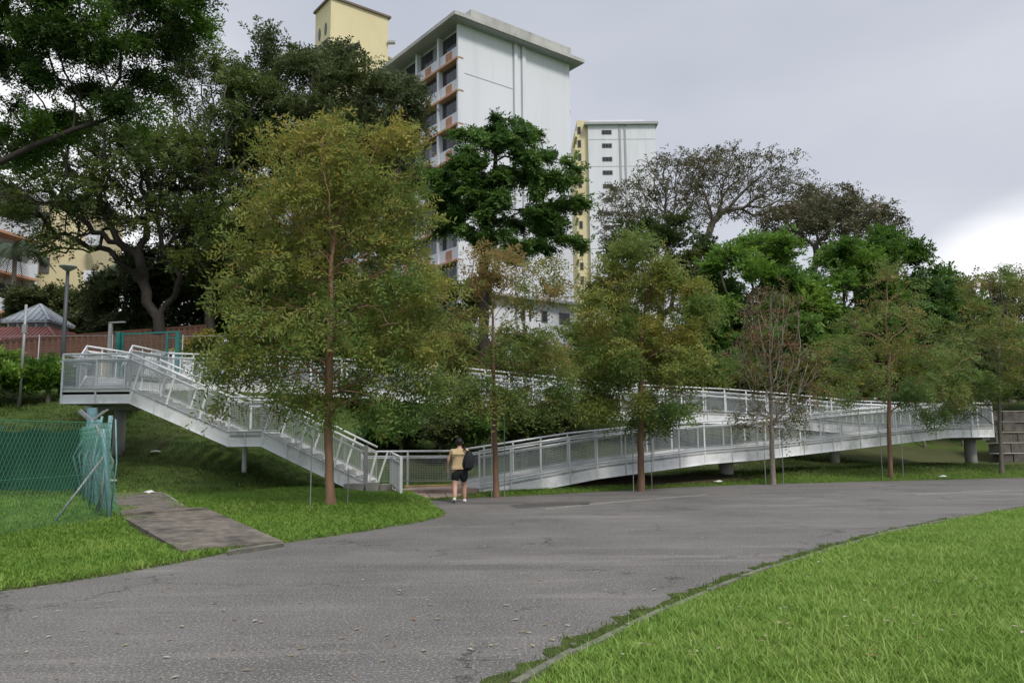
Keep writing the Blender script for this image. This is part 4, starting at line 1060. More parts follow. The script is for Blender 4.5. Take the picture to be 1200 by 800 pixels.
# young trees planted along the verge
G1_ = 'young feathery trees planted along the road verge'
def young(px, Y, label, blobs, seed, lm, first, top, **k):
    b = ground_at(px, Y); kw = dict(leaf=FE, r_base=.13, r_tip=.011, step=.30, npts=560, nspray=3800, wob=.16, clump=.9, thin=3)
    kw.update(k); tx = kw.pop('tx', px); fx = kw.pop('fx', px)
    return tree('young_tree', label, G1_, b, [pb(*q) for q in blobs], lm=lm, bark=kw.pop('bark', BARK_BR), trunk_to=P3(fx, first, Y), leader=[P3((tx + fx) / 2, (first + top) / 2, Y), P3(tx, top, Y)] if top else None, seed=seed, **kw)
T1 = [(385, 205, 70, 62, 18.2, 1.0), (470, 190, 30, 30, 18.2, .7), (375, 160, 40, 28, 18.2, .8), (490, 400, 35, 40, 18.2, .5), (350, 250, 75, 55, 18.2), (430, 255, 70, 60, 18.2), (330, 330, 80, 55, 18.2, 1.1), (440, 340, 85, 60, 18.2, 1.1), (385, 400, 120, 50, 18.2, 1.3), (305, 430, 65, 32, 18.2, .75), (465, 435, 65, 36, 18.2, .8), (400, 470, 100, 30, 18.2, .85), (455, 170, 25, 35, 18.2, .8), (320, 180, 22, 30, 18.2, .7), (262, 462, 30, 20, 18.2, .35), (395, 300, 60, 80, 18.2)]
young(388, 17.9, 'tall dense golden-olive tree on the lawn beside the foot of the staircase', T1, 11, OLIVE, 515, 300, npts=2000, nspray=5700, r_base=.10, r_tip=.008, fx=384, tx=388, grad=(-.12, .24), up=.28, step=.24, kill=1.2, thin=4, wob=.15)
T2 = [(590, 330, 55, 40, 22.6, .55), (630, 340, 35, 40, 22.6, .5), (560, 400, 60, 50, 22.6, 1.1), (620, 420, 60, 45, 22.6, .8), (570, 460, 80, 34, 22.6, 1.2), (640, 460, 35, 30, 22.6, .5)]
young(581.5, 22.6, 'slender reddish-trunked tree with thin rusty foliage just right of the person', T2, 12, OLIVE2, 525, 360, npts=1200, nspray=2400, r_base=.08, r_tip=.009, fx=580, tx=577, grad=(-.1, .4), up=.2)
T3 = [(752, 320, 50, 40, 24.6), (725, 370, 55, 50, 24.6), (790, 370, 60, 50, 24.6), (760, 430, 85, 42, 24.6, 1.1), (700, 430, 40, 35, 24.6, .7), (820, 425, 40, 38, 24.6, .8), (755, 478, 70, 22, 24.6, 1.0), (752, 290, 25, 25, 24.6)]
young(750.5, 24.6, 'dense yellow-olive tree on the verge in front of the middle of the lower ramp', T3, 13, OLIVE, 505, 380, npts=1600, nspray=5700, r_base=.10, r_tip=.009, fx=751, tx=752, grad=(-.12, .16), up=.28, wob=.13)
T4 = [(905, 370, 38, 35, 27.3), (890, 420, 40, 40, 27.3), (920, 430, 42, 40, 27.3), (905, 480, 48, 30, 27.3, .6)]
young(905, 27.3, 'nearly bare pale-branched tree on the verge, third tree right of the person', T4, 14, RUST, 500, None, npts=1900, nspray=560, r_base=.085, fx=904, tx=906, bark=BARK_PL, up=.55, wob=.10, step=.18, kill=1.15, r_tip=.006, thin=5)
T5 = [(1045, 330, 30, 30, 29.6, .6), (1040, 390, 60, 45, 29.6), (1010, 420, 55, 36, 29.6), (1080, 430, 60, 35, 29.6), (1040, 455, 90, 24, 29.6, .9), (1095, 470, 30, 26, 29.6, .5)]
young(1043, 29.6, 'low-forking tree with green and rust foliage in front of the right part of the ramp', T5, 15, OLIVE2, 505, 400, npts=1100, nspray=1850, r_base=.08, fx=1042, tx=1042, grad=(-.12, .22), up=.2)
T6 = [(1170, 350, 45, 35, 31, .7), (1165, 410, 60, 40, 31), (1150, 450, 55, 35, 31), (1200, 440, 50, 40, 31), (1130, 480, 25, 20, 31, .5)]
young(1173, 31, 'thin dull green tree at the right edge beside the far end of the ramp', T6, 16, OLIVE2, 500, 400, npts=900, nspray=2300, r_base=.075, fx=1171, tx=1170, bark=BARK_GR, grad=(-.1, .15), up=.2)
# stakes beside them
for px, y0_, y1_, Y, lab in ((364.5, 596, 512, 17.7, 'thin grey stake left of the golden-olive tree'), (408, 592, 548, 18.3, 'short grey stake right of the golden-olive tree'), (576, 563, 490, 22.5, 'thin grey stake left of the slender reddish trunk'), (591, 563, 492, 22.9, 'thin grey stake right of the slender reddish trunk'),
        (741.5, 560, 500, 24.3, 'thin stake left of the yellow-olive tree trunk'), (763, 560, 502, 24.9, 'thin stake right of the yellow-olive tree trunk'), (896, 554, 490, 26.9, 'thin stake left of the bare tree trunk'), (917, 554, 492, 27.5, 'thin stake right of the bare tree trunk'), (1033, 552, 505, 29.3, 'thin stake left of the low-forking tree'), (1057.5, 552, 505, 29.7, 'thin stake right of the low-forking tree')):
    b = ground_at(px, Y); zt_ = at(px, y1_, Y).z
    tag(MB().tube([(0, 0, -.25), (.01, 0, zt_ - b[2])], .0125, 6).build('tree_stake', GREYM, loc=b), lab, 'stake', 'stakes beside the young verge trees')

# big trees behind
def big(name, label, px, Y, blobs, lm, bark, first, seed, **k):
    kw = dict(leaf=dict(n_leaf=8, length=.8, lw=.13, ll=.28, droop=.15, flat=.75), r_base=.4, r_tip=.02, step=.7, npts=600, nspray=4200, wob=.3, clump=1.6, spread=.4, group=None)
    kw.update(k); fx = kw.pop('fx', px); g_ = kw.pop('group'); bz = ground_at(px, Y); gz = kw.pop('gz', None)
    if gz is not None: bz = (bz[0], bz[1], gz)
    return tree(name, label, g_, bz, [pb(*q) for q in blobs], lm=lm, bark=bark, trunk_to=P3(fx, first, Y), seed=seed, **kw)
# overhanging crown at the upper left, its trunk outside the frame
YO = 17
tree('overhanging_tree', 'near tree whose leafy green boughs hang in from the upper left corner', None, (-15.5, 15.5, h(-15.5, 15.5)),
     [pb(*q) for q in [(60, 20, 120, 45, YO), (180, 10, 75, 28, YO, 1.1), (225, 30, 40, 22, YO, .9), (120, 70, 100, 34, YO, 1.1), (40, 70, 80, 32, YO), (170, 100, 30, 18, YO, .5), (50, 145, 80, 24, YO, .8), (140, 138, 55, 15, YO, .6), (20, 190, 40, 10, YO, .3), (90, 110, 90, 18, YO, .5), (-60, 60, 80, 60, YO, .5), (110, -60, 150, 40, YO, .6)]],
     dict(n_leaf=10, length=.40, lw=.038, ll=.10, droop=.25, flat=.6), leafmat('bough_leaves', [(.016, .034, .010), (.030, .062, .013), (.060, .125, .018), (.11, .22, .028)], .35), BARK_DK, r_base=.075, r_tip=.006, step=.34, mid_path=[(-14.2, 15.5, 5.0)], trunk_to=P3(0, 190, 16), leader=[P3(35, 172, 16.3), P3(85, 152, 16.6), P3(130, 138, 17)], npts=2800, nspray=15000, wob=.26, clump=4, seed=21, spread=.16, thin=3, shell=.1)
# rain trees on the left: sinuous dark limbs under thin flat foliage
YR = 38
lfR = dict(n_leaf=12, length=.75, lw=.075, ll=.17, droop=.0, flat=.8)
big('rain_tree', 'wide spreading rain tree with sinuous black limbs behind the tiled walkway, left', 192, YR, [(60, 190, 60, 22, YR), (110, 165, 70, 22, YR), (170, 200, 80, 30, YR), (50, 240, 60, 22, YR), (120, 235, 70, 26, YR), (200, 250, 60, 30, YR), (70, 290, 50, 16, YR, .7), (230, 290, 40, 30, YR), (160, 160, 50, 16, YR), (20, 215, 40, 16, YR, .6), (215, 170, 40, 26, YR)], RAIN, BARK_DK, 372, 22, clump=2, npts=1800, nspray=4300, leaf=lfR, r_base=.28, r_tip=.040, step=.5, kill=1.2, wob=.6, fx=185, shell=.2, thin=2)
big('rain_tree', 'tall tree with pale forked limb and open dark clumps beside the spreading rain tree', 243, 41, [(250, 80, 45, 18, 41, .6), (235, 120, 50, 22, 41, .8), (270, 150, 55, 28, 41, .9), (230, 180, 55, 28, 41), (265, 230, 50, 40, 41, 1.2), (215, 235, 40, 30, 41), (255, 290, 55, 45, 41, 1.3), (300, 110, 34, 26, 41, .8)], RAIN, BARK_GR, 300, 23, clump=3, npts=1500, nspray=5200, leaf=lfR, r_base=.26, r_tip=.022, step=.5, kill=1.2, wob=.33, fx=246, shell=.2, thin=3)
big('broadleaf_tree', 'massive dark crowned tree behind the golden-olive tree, upper centre-left', 375, 44, [(400, 110, 90, 50, 44, 1.5), (330, 95, 50, 40, 44, 1.1), (318, 45, 14, 18, 44, .3), (450, 130, 55, 50, 44, 1.3), (380, 170, 110, 50, 44, 1.3), (460, 190, 50, 50, 44, 1.2), (320, 190, 70, 60, 44, 1.2), (350, 270, 100, 60, 44, 1.3), (440, 260, 60, 50, 44), (370, 75, 50, 25, 44, .8), (300, 320, 60, 60, 44, 1.0)], DARK, BARK_GR, 330, 24, clump=4, npts=1900, nspray=12000, r_base=.36, leaf=dict(n_leaf=10, length=.8, lw=.10, ll=.21, droop=.15, flat=.6), thin=4, shell=.45)
# layered deep green tree in the centre
TL = []
for (x, y, rx, ry) in ((585, 140, 22, 10), (600, 158, 40, 12), (560, 168, 42, 12), (590, 182, 70, 13), (530, 196, 32, 10), (620, 205, 66, 13), (555, 215, 66, 13), (645, 236, 48, 12), (575, 240, 70, 12), (520, 232, 30, 10), (610, 262, 66, 11), (545, 270, 50, 11), (650, 285, 40, 10), (595, 290, 60, 9), (515, 262, 20, 8)): TL.append((x, y, rx, ry, 40, 1.4))
big('terminalia_tree', 'layered deep green tree in front of the white block, trunk bare below', 567, 40, TL, DEEP, BARK_DK, 318, 25, clump=6, npts=1700, nspray=9500, r_base=.26, r_tip=.018, step=.55, wob=.18, leaf=dict(n_leaf=11, length=.50, lw=.09, ll=.17, droop=-.05, flat=.85), leader=[P3(575, 240, 40), P3(585, 140, 40)], spread=.20, shell=.1)
# bare-branched and brown umbrella crowns, right of the far tower
BR_ = dict(n_leaf=6, length=.6, lw=.11, ll=.20, droop=.1, flat=.6)
big('bare_tree', 'half bare grey tree whose crown overlaps the far white tower', 762, 62, [(740, 240, 45, 30, 62), (790, 205, 50, 28, 62), (830, 195, 32, 18, 62, .8), (750, 270, 50, 25, 62), (800, 245, 45, 30, 62)], BROWNL, BARK_GR, 320, 26, npts=2600, nspray=1900, r_base=.27, r_tip=.019, step=.45, kill=1.15, thin=5, up=.2, leaf=BR_, fx=780, shell=.3)
big('bare_tree', 'tall bare grey tree with rounded crown in front of open sky, right of the tower', 805, 64, [(850, 190, 42, 20, 64), (885, 205, 50, 26, 64), (920, 225, 40, 26, 64), (870, 235, 50, 25, 64), (950, 235, 38, 20, 64, .8), (830, 220, 30, 25, 64)], BROWNL, BARK_GR, 288, 27, npts=2800, nspray=1500, r_base=.30, r_tip=.019, step=.45, kill=1.15, thin=5, up=.2, leaf=BR_, fx=820, shell=.45)
big('umbrella_tree', 'brown-green umbrella crowned tree with fanned grey limbs, right', 955, 60, [(930, 262, 45, 20, 60), (975, 252, 55, 18, 60), (1010, 262, 45, 20, 60), (960, 275, 70, 12, 60), (1030, 285, 30, 22, 60)], BROWNL, BARK_GR, 322, 28, npts=2000, nspray=3600, r_base=.26, r_tip=.020, step=.5, kill=1.2, thin=4, up=.2, leaf=BR_, fx=953, shell=.5)
big('umbrella_tree', 'thin flat crowned tree behind, reaching furthest up right of the umbrella tree', 1010, 68, [(1000, 242, 35, 12, 68), (1020, 252, 26, 10, 68), (960, 230, 30, 12, 68, .6)], BROWNL, BARK_GR, 300, 29, npts=350, nspray=900, r_base=.3, r_tip=.035, step=.9, leaf=BR_, fx=1005)
lfF = dict(n_leaf=9, length=.6, lw=.115, ll=.22, droop=.15, flat=.75)
big('broadleaf_tree', 'bright fresh green rounded tree right of the yellow-olive tree', 880, 46, [(885, 290, 42, 22, 46), (870, 325, 50, 28, 46), (910, 320, 38, 28, 46), (880, 365, 65, 30, 46), (930, 360, 40, 30, 46), (850, 300, 20, 20, 46), (890, 400, 70, 30, 46)], FRESH, BARK_GR, 400, 30, npts=900, nspray=6200, leaf=lfF, r_base=.35, shell=.5)
big('broadleaf_tree', 'green tree with bright top standing below the umbrella crowned tree', 985, 48, [(990, 300, 32, 18, 48), (970, 335, 50, 26, 48), (1010, 340, 40, 30, 48), (985, 375, 70, 30, 48), (950, 390, 50, 30, 48), (1020, 395, 50, 30, 48)], FRESH, BARK_GR, 400, 31, npts=900, nspray=6000, leaf=lfF, r_base=.35, shell=.5, grad=(-.2, .05), tint0=(-.1, .9))
big('broadleaf_tree', 'leafy green tree rising to a rounded shoulder at the crown line, far right', 1050, 54, [(1040, 290, 35, 20, 54), (1060, 295, 22, 12, 54), (1030, 320, 40, 22, 54), (1085, 330, 34, 20, 54), (1060, 350, 50, 30, 54)], FRESH, BARK_GR, 390, 32, npts=700, nspray=4300, leaf=lfF, r_base=.35, shell=.5, grad=(-.15, .0), tint0=(-.1, .8))
big('broadleaf_tree', 'dark green tree at the dip in the crown line, far right', 1105, 52, [(1105, 345, 40, 20, 52), (1090, 380, 60, 30, 52), (1130, 390, 50, 30, 52), (1120, 420, 60, 25, 52), (1090, 322, 12, 7, 52)], DEEP, BARK_DK, 420, 33, npts=700, nspray=4500, leaf=lfF, r_base=.3, shell=.5)
big('umbrella_tree', 'hazy brown-green flat crown at the right edge of the picture', 1190, 56, [(1170, 350, 50, 16, 56), (1210, 345, 50, 18, 56), (1150, 375, 40, 20, 56), (1200, 385, 60, 20, 56), (1130, 330, 30, 10, 56, .4)], BROWNL, BARK_GR, 430, 34, npts=700, nspray=3800, leaf=BR_, r_base=.3, r_tip=.03, shell=.3)
big('broadleaf_tree', 'dull green tree filling the bottom right corner of the wooded skyline', 1215, 50, [(1200, 410, 50, 30, 50), (1240, 400, 50, 40, 50), (1165, 430, 50, 25, 50), (1215, 450, 50, 20, 50)], OLIVE2, BARK_GR, 440, 35, npts=500, nspray=3200, leaf=lfF, r_base=.25, shell=.5)
big('broadleaf_tree', 'dark green tree behind the top of the yellow-olive tree', 772, 50, [(765, 262, 32, 16, 50), (790, 275, 38, 18, 50), (740, 290, 42, 22, 50), (780, 310, 60, 26, 50), (740, 350, 50, 30, 50), (820, 350, 40, 35, 50), (800, 400, 60, 35, 50)], leafmat('mid_green_leaves', [(.018, .040, .012), (.035, .065, .016), (.065, .095, .022), (.11, .12, .030)], .25), BARK_GR, 380, 36, npts=800, nspray=4600, leaf=lfF, r_base=.3, shell=.5)
big('broadleaf_tree', 'small dark tree below the fresh green trees, behind the bare pale tree', 930, 42, [(920, 400, 45, 28, 42), (960, 425, 45, 25, 42), (890, 430, 45, 22, 42)], DEEP, BARK_DK, 435, 37, npts=450, nspray=3000, leaf=lfF, r_base=.22, shell=.5)
# left background masses behind the tiled walkway
big('broadleaf_tree', 'dark bushy tree right of the blue-grey pyramid roof', 70, 50, [(50, 350, 32, 18, 50), (75, 345, 26, 14, 50), (110, 360, 34, 24, 50), (90, 380, 40, 20, 50), (25, 375, 22, 14, 50)], DARK, BARK_DK, 395, 38, npts=450, nspray=3600, leaf=lfF, r_base=.25, shell=.5, grad=(.1, .1))
big('broadleaf_tree', 'black-green tree under the rain tree limbs, behind the teal gate', 160, 44, [(150, 350, 50, 30, 44), (190, 320, 50, 26, 44), (225, 350, 50, 34, 44), (170, 385, 60, 20, 44), (255, 380, 50, 25, 44)], DARK, BARK_DK, 392, 39, npts=750, nspray=7500, leaf=lfF, r_base=.3, shell=.4, tint0=(0, .55))
big('broadleaf_tree', 'dark tree mass seen through the lower golden-olive foliage', 300, 43, [(290, 370, 60, 35, 43), (340, 350, 60, 40, 43), (390, 380, 60, 30, 43), (430, 350, 40, 34, 43)], RAIN, BARK_DK, 410, 40, npts=700, nspray=4600, leaf=lfF, r_base=.3, shell=.4)
big('broadleaf_tree', 'olive green tree in front of the lower white facade, centre', 500, 46, [(470, 360, 40, 40, 46), (510, 385, 45, 35, 46), (545, 360, 26, 38, 46), (480, 410, 60, 20, 46)], OLIVE2, BARK_GR, 420, 41, npts=600, nspray=3900, leaf=lfF, r_base=.25, shell=.4)
big('broadleaf_tree', 'low loose tree behind the upper ramp below the gable windows', 655, 44, [(560, 415, 50, 22, 44), (620, 425, 50, 20, 44), (690, 400, 34, 30, 44), (700, 430, 40, 20, 44), (600, 400, 26, 18, 44, .6)], OLIVE2, BARK_GR, 440, 42, npts=500, nspray=3000, leaf=lfF, r_base=.2, shell=.4)
# shrubs
SHOE0 = mat('white_paper', (.6, .6, .58), .8)
def shrub(label, px, Y, blobs, lm, seed, nspray=1400, npts=220, group=None, name='shrub', leaf=None, first=None, thin=4):
    b = ground_at(px, Y)
    return tree(name, label, group, b, [pb(*q) for q in blobs], lm=lm, bark=BARK_GR, leaf=leaf or dict(n_leaf=8, length=.38, lw=.08, ll=.16, droop=.0, flat=.55), r_base=.07, r_tip=.009, step=.3, trunk_to=(b[0], b[1], b[2] + .3), npts=npts, nspray=nspray, wob=.3, clump=1, spread=.18, thin=thin, seed=seed, cat='shrub', shell=.3, foliage='foliage')
gS = 'shrubs growing on the bank around the ramp'
gidx = 50
for (px, Y, bl, lm, lab) in (
    (18, 27.6, [(15, 438, 30, 18, 27.6)], FRESH, 'bright green shrub at the left edge behind the thin grey pole'),
    (52, 27.8, [(50, 436, 28, 14, 27.8)], FRESH, 'bright green shrub between the thin grey pole and the lamp'),
    (-12, 27.4, [(-14, 436, 26, 18, 27.4)], RAIN, 'dull shrub cut by the left edge beside the bright hedge'),
    (448, 33.5, [(440, 470, 35, 20, 33.5), (470, 480, 26, 16, 33.5)], DEEP, 'dark shrub under the upper ramp behind the golden-olive foliage'),
    (470, 28.3, [(465, 505, 40, 14, 28.3)], DEEP, 'low dark shrub directly behind the entrance back rail'),
    (515, 28.6, [(515, 503, 34, 15, 28.6)], DARK, 'dark shrub right of the short concrete stub behind the entrance'),
    (560, 29.0, [(560, 500, 36, 16, 29.0)], DEEP, 'dark shrub behind the slender reddish trunk'),
    (612, 29.6, [(612, 495, 34, 16, 29.6)], RAIN, 'dull green shrub behind the start of the lower ramp'),
    (655, 31.4, [(655, 487, 34, 14, 31.4)], DARK, 'dark shrub in the shade beneath the upper ramp, centre'),
    (955, 40.5, [(945, 440, 36, 18, 40.5), (975, 450, 28, 12, 40.5)], YELG, 'golden green shrub above the upper ramp, right of the bare pale tree'),
    (1010, 41.5, [(1005, 442, 34, 18, 41.5)], YELG, 'yellow-green shrub left of the low-forking tree, above the rails'),
    (1085, 42, [(1080, 430, 36, 24, 42), (1105, 450, 26, 16, 42)], YELG, 'tall gold and orange shrub behind the far right landing'),
    (1130, 43, [(1140, 450, 34, 16, 43)], FRESH, 'green shrub right of the gold and orange shrub'),
    (870, 40, [(860, 440, 40, 18, 40), (830, 445, 30, 14, 40)], YELG, 'yellow-green shrub above the upper ramp, left of the bare pale tree'),
    (700, 38, [(700, 440, 36, 14, 38)], OLIVE2, 'olive shrub behind the upper ramp, left of the yellow-olive tree'),
    (350, 34, [(350, 425, 40, 16, 34), (310, 420, 30, 14, 34)], RAIN, 'dull shrub behind the upper ramp at the golden-olive tree'),
    (235, 34.5, [(235, 410, 28, 14, 34.5), (262, 415, 24, 14, 34.5)], YELG, 'yellow tipped shrub right of the teal gate'),
    (540, 35, [(530, 440, 40, 14, 35)], OLIVE2, 'olive shrub behind the upper ramp near the centre')):
    gidx += 1; shrub(lab, px, Y, bl, lm, gidx, group=gS, nspray=950 if Y < 36 else 1200)
for (px, Y, bl, lm, lab, sd) in (
    (735, 47, [(735, 405, 60, 34, 47), (700, 425, 50, 20, 47)], RAIN, 'dark olive tree closing the gap left of the yellow-olive tree trunk', 81),
    (845, 49, [(840, 410, 60, 36, 49), (800, 430, 60, 18, 49)], RAIN, 'dark tree low behind the ramp between the yellow-olive and bare pale trees', 82),
    (960, 52, [(950, 405, 60, 38, 52), (1000, 430, 60, 20, 52)], DARK, 'very dark tree low behind the golden shrubs, right of the bare pale tree', 83),
    (1075, 50, [(1070, 410, 60, 36, 50), (1040, 430, 50, 20, 50)], RAIN, 'dark olive tree low behind the gold and orange shrub', 84),
    (1150, 47, [(1150, 425, 60, 26, 47), (1200, 440, 50, 18, 47)], DARK, 'dark tree closing the skyline behind the far end of the ramp', 85),
    (400, 47, [(400, 415, 60, 24, 47), (450, 425, 50, 18, 47), (340, 420, 50, 18, 47)], DARK, 'dark tree low behind the golden-olive crown and upper ramp', 86),
    (545, 48, [(540, 425, 60, 24, 48), (600, 435, 50, 16, 48)], DARK, 'dark tree low between the golden-olive and rusty trees', 87)):
    big('broadleaf_tree', lab, px, Y, bl, lm, BARK_DK, 440, sd, npts=420, nspray=2600, leaf=lfF, r_base=.2, shell=.2, thin=5)
for (px, py, lab, sd) in ((131, 571.5, 'white scrap of litter at the far end of the concrete path', 1), (176, 545, 'white scrap of litter highest on the shaded bank under the stairs', 2), (181, 560, 'white scrap of litter lower on the shaded bank under the stairs', 3), (842, 566, 'crumpled white litter on the verge between second and third verge trunks', 4), (1105, 560, 'crumpled white litter on the verge near the right pillar', 5)):
    g = gp(px, py, .2)
    for _ in range(25): g = g.lerp(gp(px, py, min(1.2, h(g.x, g.y))), .4)
    rl = random.Random(sd); bm = bmesh.new(); bmesh.ops.create_icosphere(bm, subdivisions=2, radius=.1)
    for v in bm.verts: v.co = Vector((v.co.x * 1.5 * rl.uniform(.7, 1.2), v.co.y * rl.uniform(.7, 1.2), v.co.z * .45 * rl.uniform(.5, 1.3)))
    me = bpy.data.meshes.new('litter'); bm.to_mesh(me); bm.free(); me.materials.append(SHOE0)
    tag(link('litter', me, None, (g.x, g.y, h(g.x, g.y) + .06)), lab, 'litter', 'scraps of litter on the grass')
# short concrete stub in the bank
ym = 26.5
while at(476, 521, ym).z > h(at(476, 521, ym).x, ym) and ym < 33: ym += .1
b = ground_at(476, ym); tag(MB().prism([(b[0] - .14, b[1] - .1), (b[0] + .14, b[1] - .1), (b[0] + .14, b[1] + .1), (b[0] - .14, b[1] + .1)], b[2] - .3, at(476, 503, ym).z).build('marker_post', PILLAR), 'short pale concrete post in the dark bank behind the entrance', 'post')
# far wood closing the skyline low down behind everything
rw = np.random.default_rng(5); nw = 8500; wx_ = rw.uniform(-75, 95, nw); wy_ = rw.uniform(66, 80, nw); hz_ = H(wx_, wy_); wz_ = hz_ + rw.uniform(0, 1, nw) ** .8 * (4.6 + 1.6 * np.sin(wx_ * .21) + 1.1 * np.sin(wx_ * .53 + 2) + .8 * np.sin(wx_ * 1.3))
okw = ~((wx_ > -34) & (wx_ < 12))
wc = np.stack([wx_, wy_, wz_], -1)[okw]; wo_ = link('distant_wood', sprays('distant_wood', wc, rw.normal(0, 1, wc.shape), RAIN, rw, rw.uniform(0, .8, len(wc)), n_leaf=9, length=1.3, lw=.34, ll=.62, droop=.1, flat=.4)); wo_['kind'] = 'stuff'
# palms at the left
def palm(label, px, py, Y, n, ln, seed):
    rng = random.Random(seed); c = at(px, py, Y); gz = h(c.x, Y); t = thing('palm_tree', label, 'palm', (c.x, Y, gz), 'palms behind the pavilion')
    MB().tube([(c.x, Y, gz - .3), (c.x + .1, Y, (gz + c.z) / 2), (c.x, Y, c.z)], [.2, .15, .12], 10).build('trunk', BARK_GR, t, True)
    for i in range(n):
        a = 2 * math.pi * i / n + rng.uniform(-.2, .2); el = rng.uniform(.2, 1.1); L_ = ln * rng.uniform(.8, 1.1); mb = MB(); pts = []
        for k in range(9):
            s_ = k / 8; r_ = L_ * s_; pts.append(Vector((c.x + math.cos(a) * r_ * math.cos(el * (1 - s_ * .4)), Y + math.sin(a) * r_ * math.cos(el * (1 - s_ * .4)), c.z + L_ * (math.sin(el) * s_ - 1.15 * s_ * s_))))
        mb.tube(pts, [.03 - .0025 * k for k in range(9)], 4)
        sd = Vector((-math.sin(a), math.cos(a), 0))
        for k in range(1, 27):
            s_ = k / 27 * 8; j = min(7, int(s_)); p = pts[j].lerp(pts[j + 1], s_ - j); l_ = .75 * math.sin(math.pi * (.12 + .85 * k / 27)) ; dd = (pts[j + 1] - pts[j]).normalized()
            for sg in (-1, 1):
                q = p + sd * sg * l_ * .7 + dd * l_ * .5 - Vector((0, 0, l_ * .55)); mb.add([p, p + dd * .09, q + dd * .015, q], [(0, 1, 2, 3)])
        mb.build('frond', PALMM, t)
PALMM = mat('palm_frond_green', (.03, .05, .02), .6, var=.3)
palm('palm with drooping fronds in front of the white balcony block, left edge', 18, 292, 50, 14, 2.8, 1)
palm('palm with drooping fronds among the dark trees above the lamp head', 148, 318, 47, 12, 2.2, 2)

# ------------------------------------------------------------------ person walking into the entrance
SKIN = mat('skin', (.50, .30, .22), .55, var=.04); SHIRT = mat('sand_cotton', (.50, .38, .22), .9, var=.06, scale=9, bump=.4, bscale=14)
BLACKC = mat('black_cloth', (.012, .013, .017), .85, var=.2); HAIRM = mat('black_hair', (.012, .010, .009), .5, var=.3, scale=30, bump=.6, bscale=60)
SHOE = mat('white_shoe', (.68, .68, .68), .5, var=.04); PALEB = mat('pale_blue_fabric', (.42, .50, .60), .7, var=.1)
pp = gp(538.5, 588.5, 0); PX, PY = pp.x, pp.y
per = thing('person', 'person in sand coloured top and black shorts walking away onto the ramp entrance', 'person', (PX, PY, 0))
per.rotation_euler = (0, 0, R(6))
def skinned(name, verts, edges, rads, m, root, sub=2, parent=per):
    me = bpy.data.meshes.new(name); me.from_pydata(verts, edges, []); me.materials.append(m)
    o = bpy.data.objects.new(name, me); COL.objects.link(o); o.parent = parent
    o.modifiers.new('skin', 'SKIN').use_smooth_shade = True
    if not me.skin_vertices:
        me.attributes  # layer is created by the modifier
        bm_ = bmesh.new(); bm_.from_mesh(me); bm_.verts.layers.skin.verify(); bm_.to_mesh(me); bm_.free()
    for i, r_ in enumerate(rads):
        sv_ = me.skin_vertices[0].data[i]; sv_.radius = r_ if isinstance(r_, tuple) else (r_, r_); sv_.use_root = (i == root)
    ss = o.modifiers.new('sub', 'SUBSURF'); ss.levels = sub; ss.render_levels = sub
    return o
V_ = [(0, 0, .86), (0, .0, 1.02), (0, .01, 1.18), (0, .0, 1.30), (0, .02, 1.375), (0, .035, 1.43), (0, .05, 1.50), (0, .05, 1.585),   # pelvis .. head
      (-.10, -.01, .80), (-.12, .0, .46), (-.125, -.17, .15), (-.14, -.06, .055),      # left leg
      (.10, .02, .80), (.125, .12, .47), (.13, .14, .10), (.15, .26, .045),        # right leg
      (-.20, .01, 1.305), (-.285, .0, 1.08), (-.305, .10, .875), (-.305, .125, .80),  # left arm, wrist, palm
      (.19, .01, 1.305), (.27, .05, 1.10), (.22, .24, 1.12), (.18, .31, 1.15)]      # right arm, bent holding the strap
E_ = [(0, 1), (1, 2), (2, 3), (3, 4), (4, 5), (5, 6), (6, 7), (0, 8), (8, 9), (9, 10), (10, 11), (0, 12), (12, 13), (13, 14), (14, 15), (3, 16), (16, 17), (17, 18), (18, 19), (3, 20), (20, 21), (21, 22), (22, 23)]
Rr = [(.16, .12), (.16, .12), (.165, .12), (.16, .10), (.065, .065), (.055, .055), (.076, .09), (.066, .082), .11, (.078, .078), (.052, .052), (.035, .028), .11, (.078, .078), (.052, .052), (.035, .028), .055, .042, .03, (.034, .02), .055, .042, .03, (.034, .02)]
for wi, bp_, dz in ((19, (-.305, .125, .80), -1), (23, (.18, .31, 1.15), 1)):
    for k in range(4):
        off = (k - 1.5) * .018; ln = (.06, .072, .068, .052)[k]
        a = (bp_[0] + (.008), bp_[1] + off, bp_[2] + dz * .035); b_ = (a[0] + .016, a[1] + .004, a[2] + dz * ln * .6); c_ = (b_[0] + .024, b_[1], b_[2] + dz * ln * .2)
        n0 = len(V_); V_ += [a, b_, c_]; E_ += [(wi, n0), (n0, n0 + 1), (n0 + 1, n0 + 2)]; Rr += [.0095, .0085, .007]
    n0 = len(V_); V_ += [(bp_[0] + .02, bp_[1] + .035, bp_[2] + dz * .0), (bp_[0] + .035, bp_[1] + .055, bp_[2] + dz * .03)]; E_ += [(wi, n0), (n0, n0 + 1)]; Rr += [.011, .009]
skinned('body', V_, E_, Rr, SKIN, 0)
mb = MB(); mb.add([(-.008, .128, 1.545), (.008, .128, 1.545), (0, .15, 1.515), (-.014, .13, 1.51), (.014, .13, 1.51)], [(0, 1, 2), (0, 2, 3), (1, 4, 2), (3, 2, 4)]).build('nose', SKIN).parent = per
skinned('shirt', [(0, 0, .90), (0, 0, 1.05), (0, 0, 1.20), (0, 0, 1.315), (0, .015, 1.365), (-.18, .005, 1.305), (-.235, .0, 1.16), (.18, .005, 1.305), (.24, .02, 1.17)], [(0, 1), (1, 2), (2, 3), (3, 4), (3, 5), (5, 6), (3, 7), (7, 8)], [(.225, .17), (.215, .165), (.212, .155), (.19, .13), (.078, .07), .09, .078, .09, .078], SHIRT, 1)
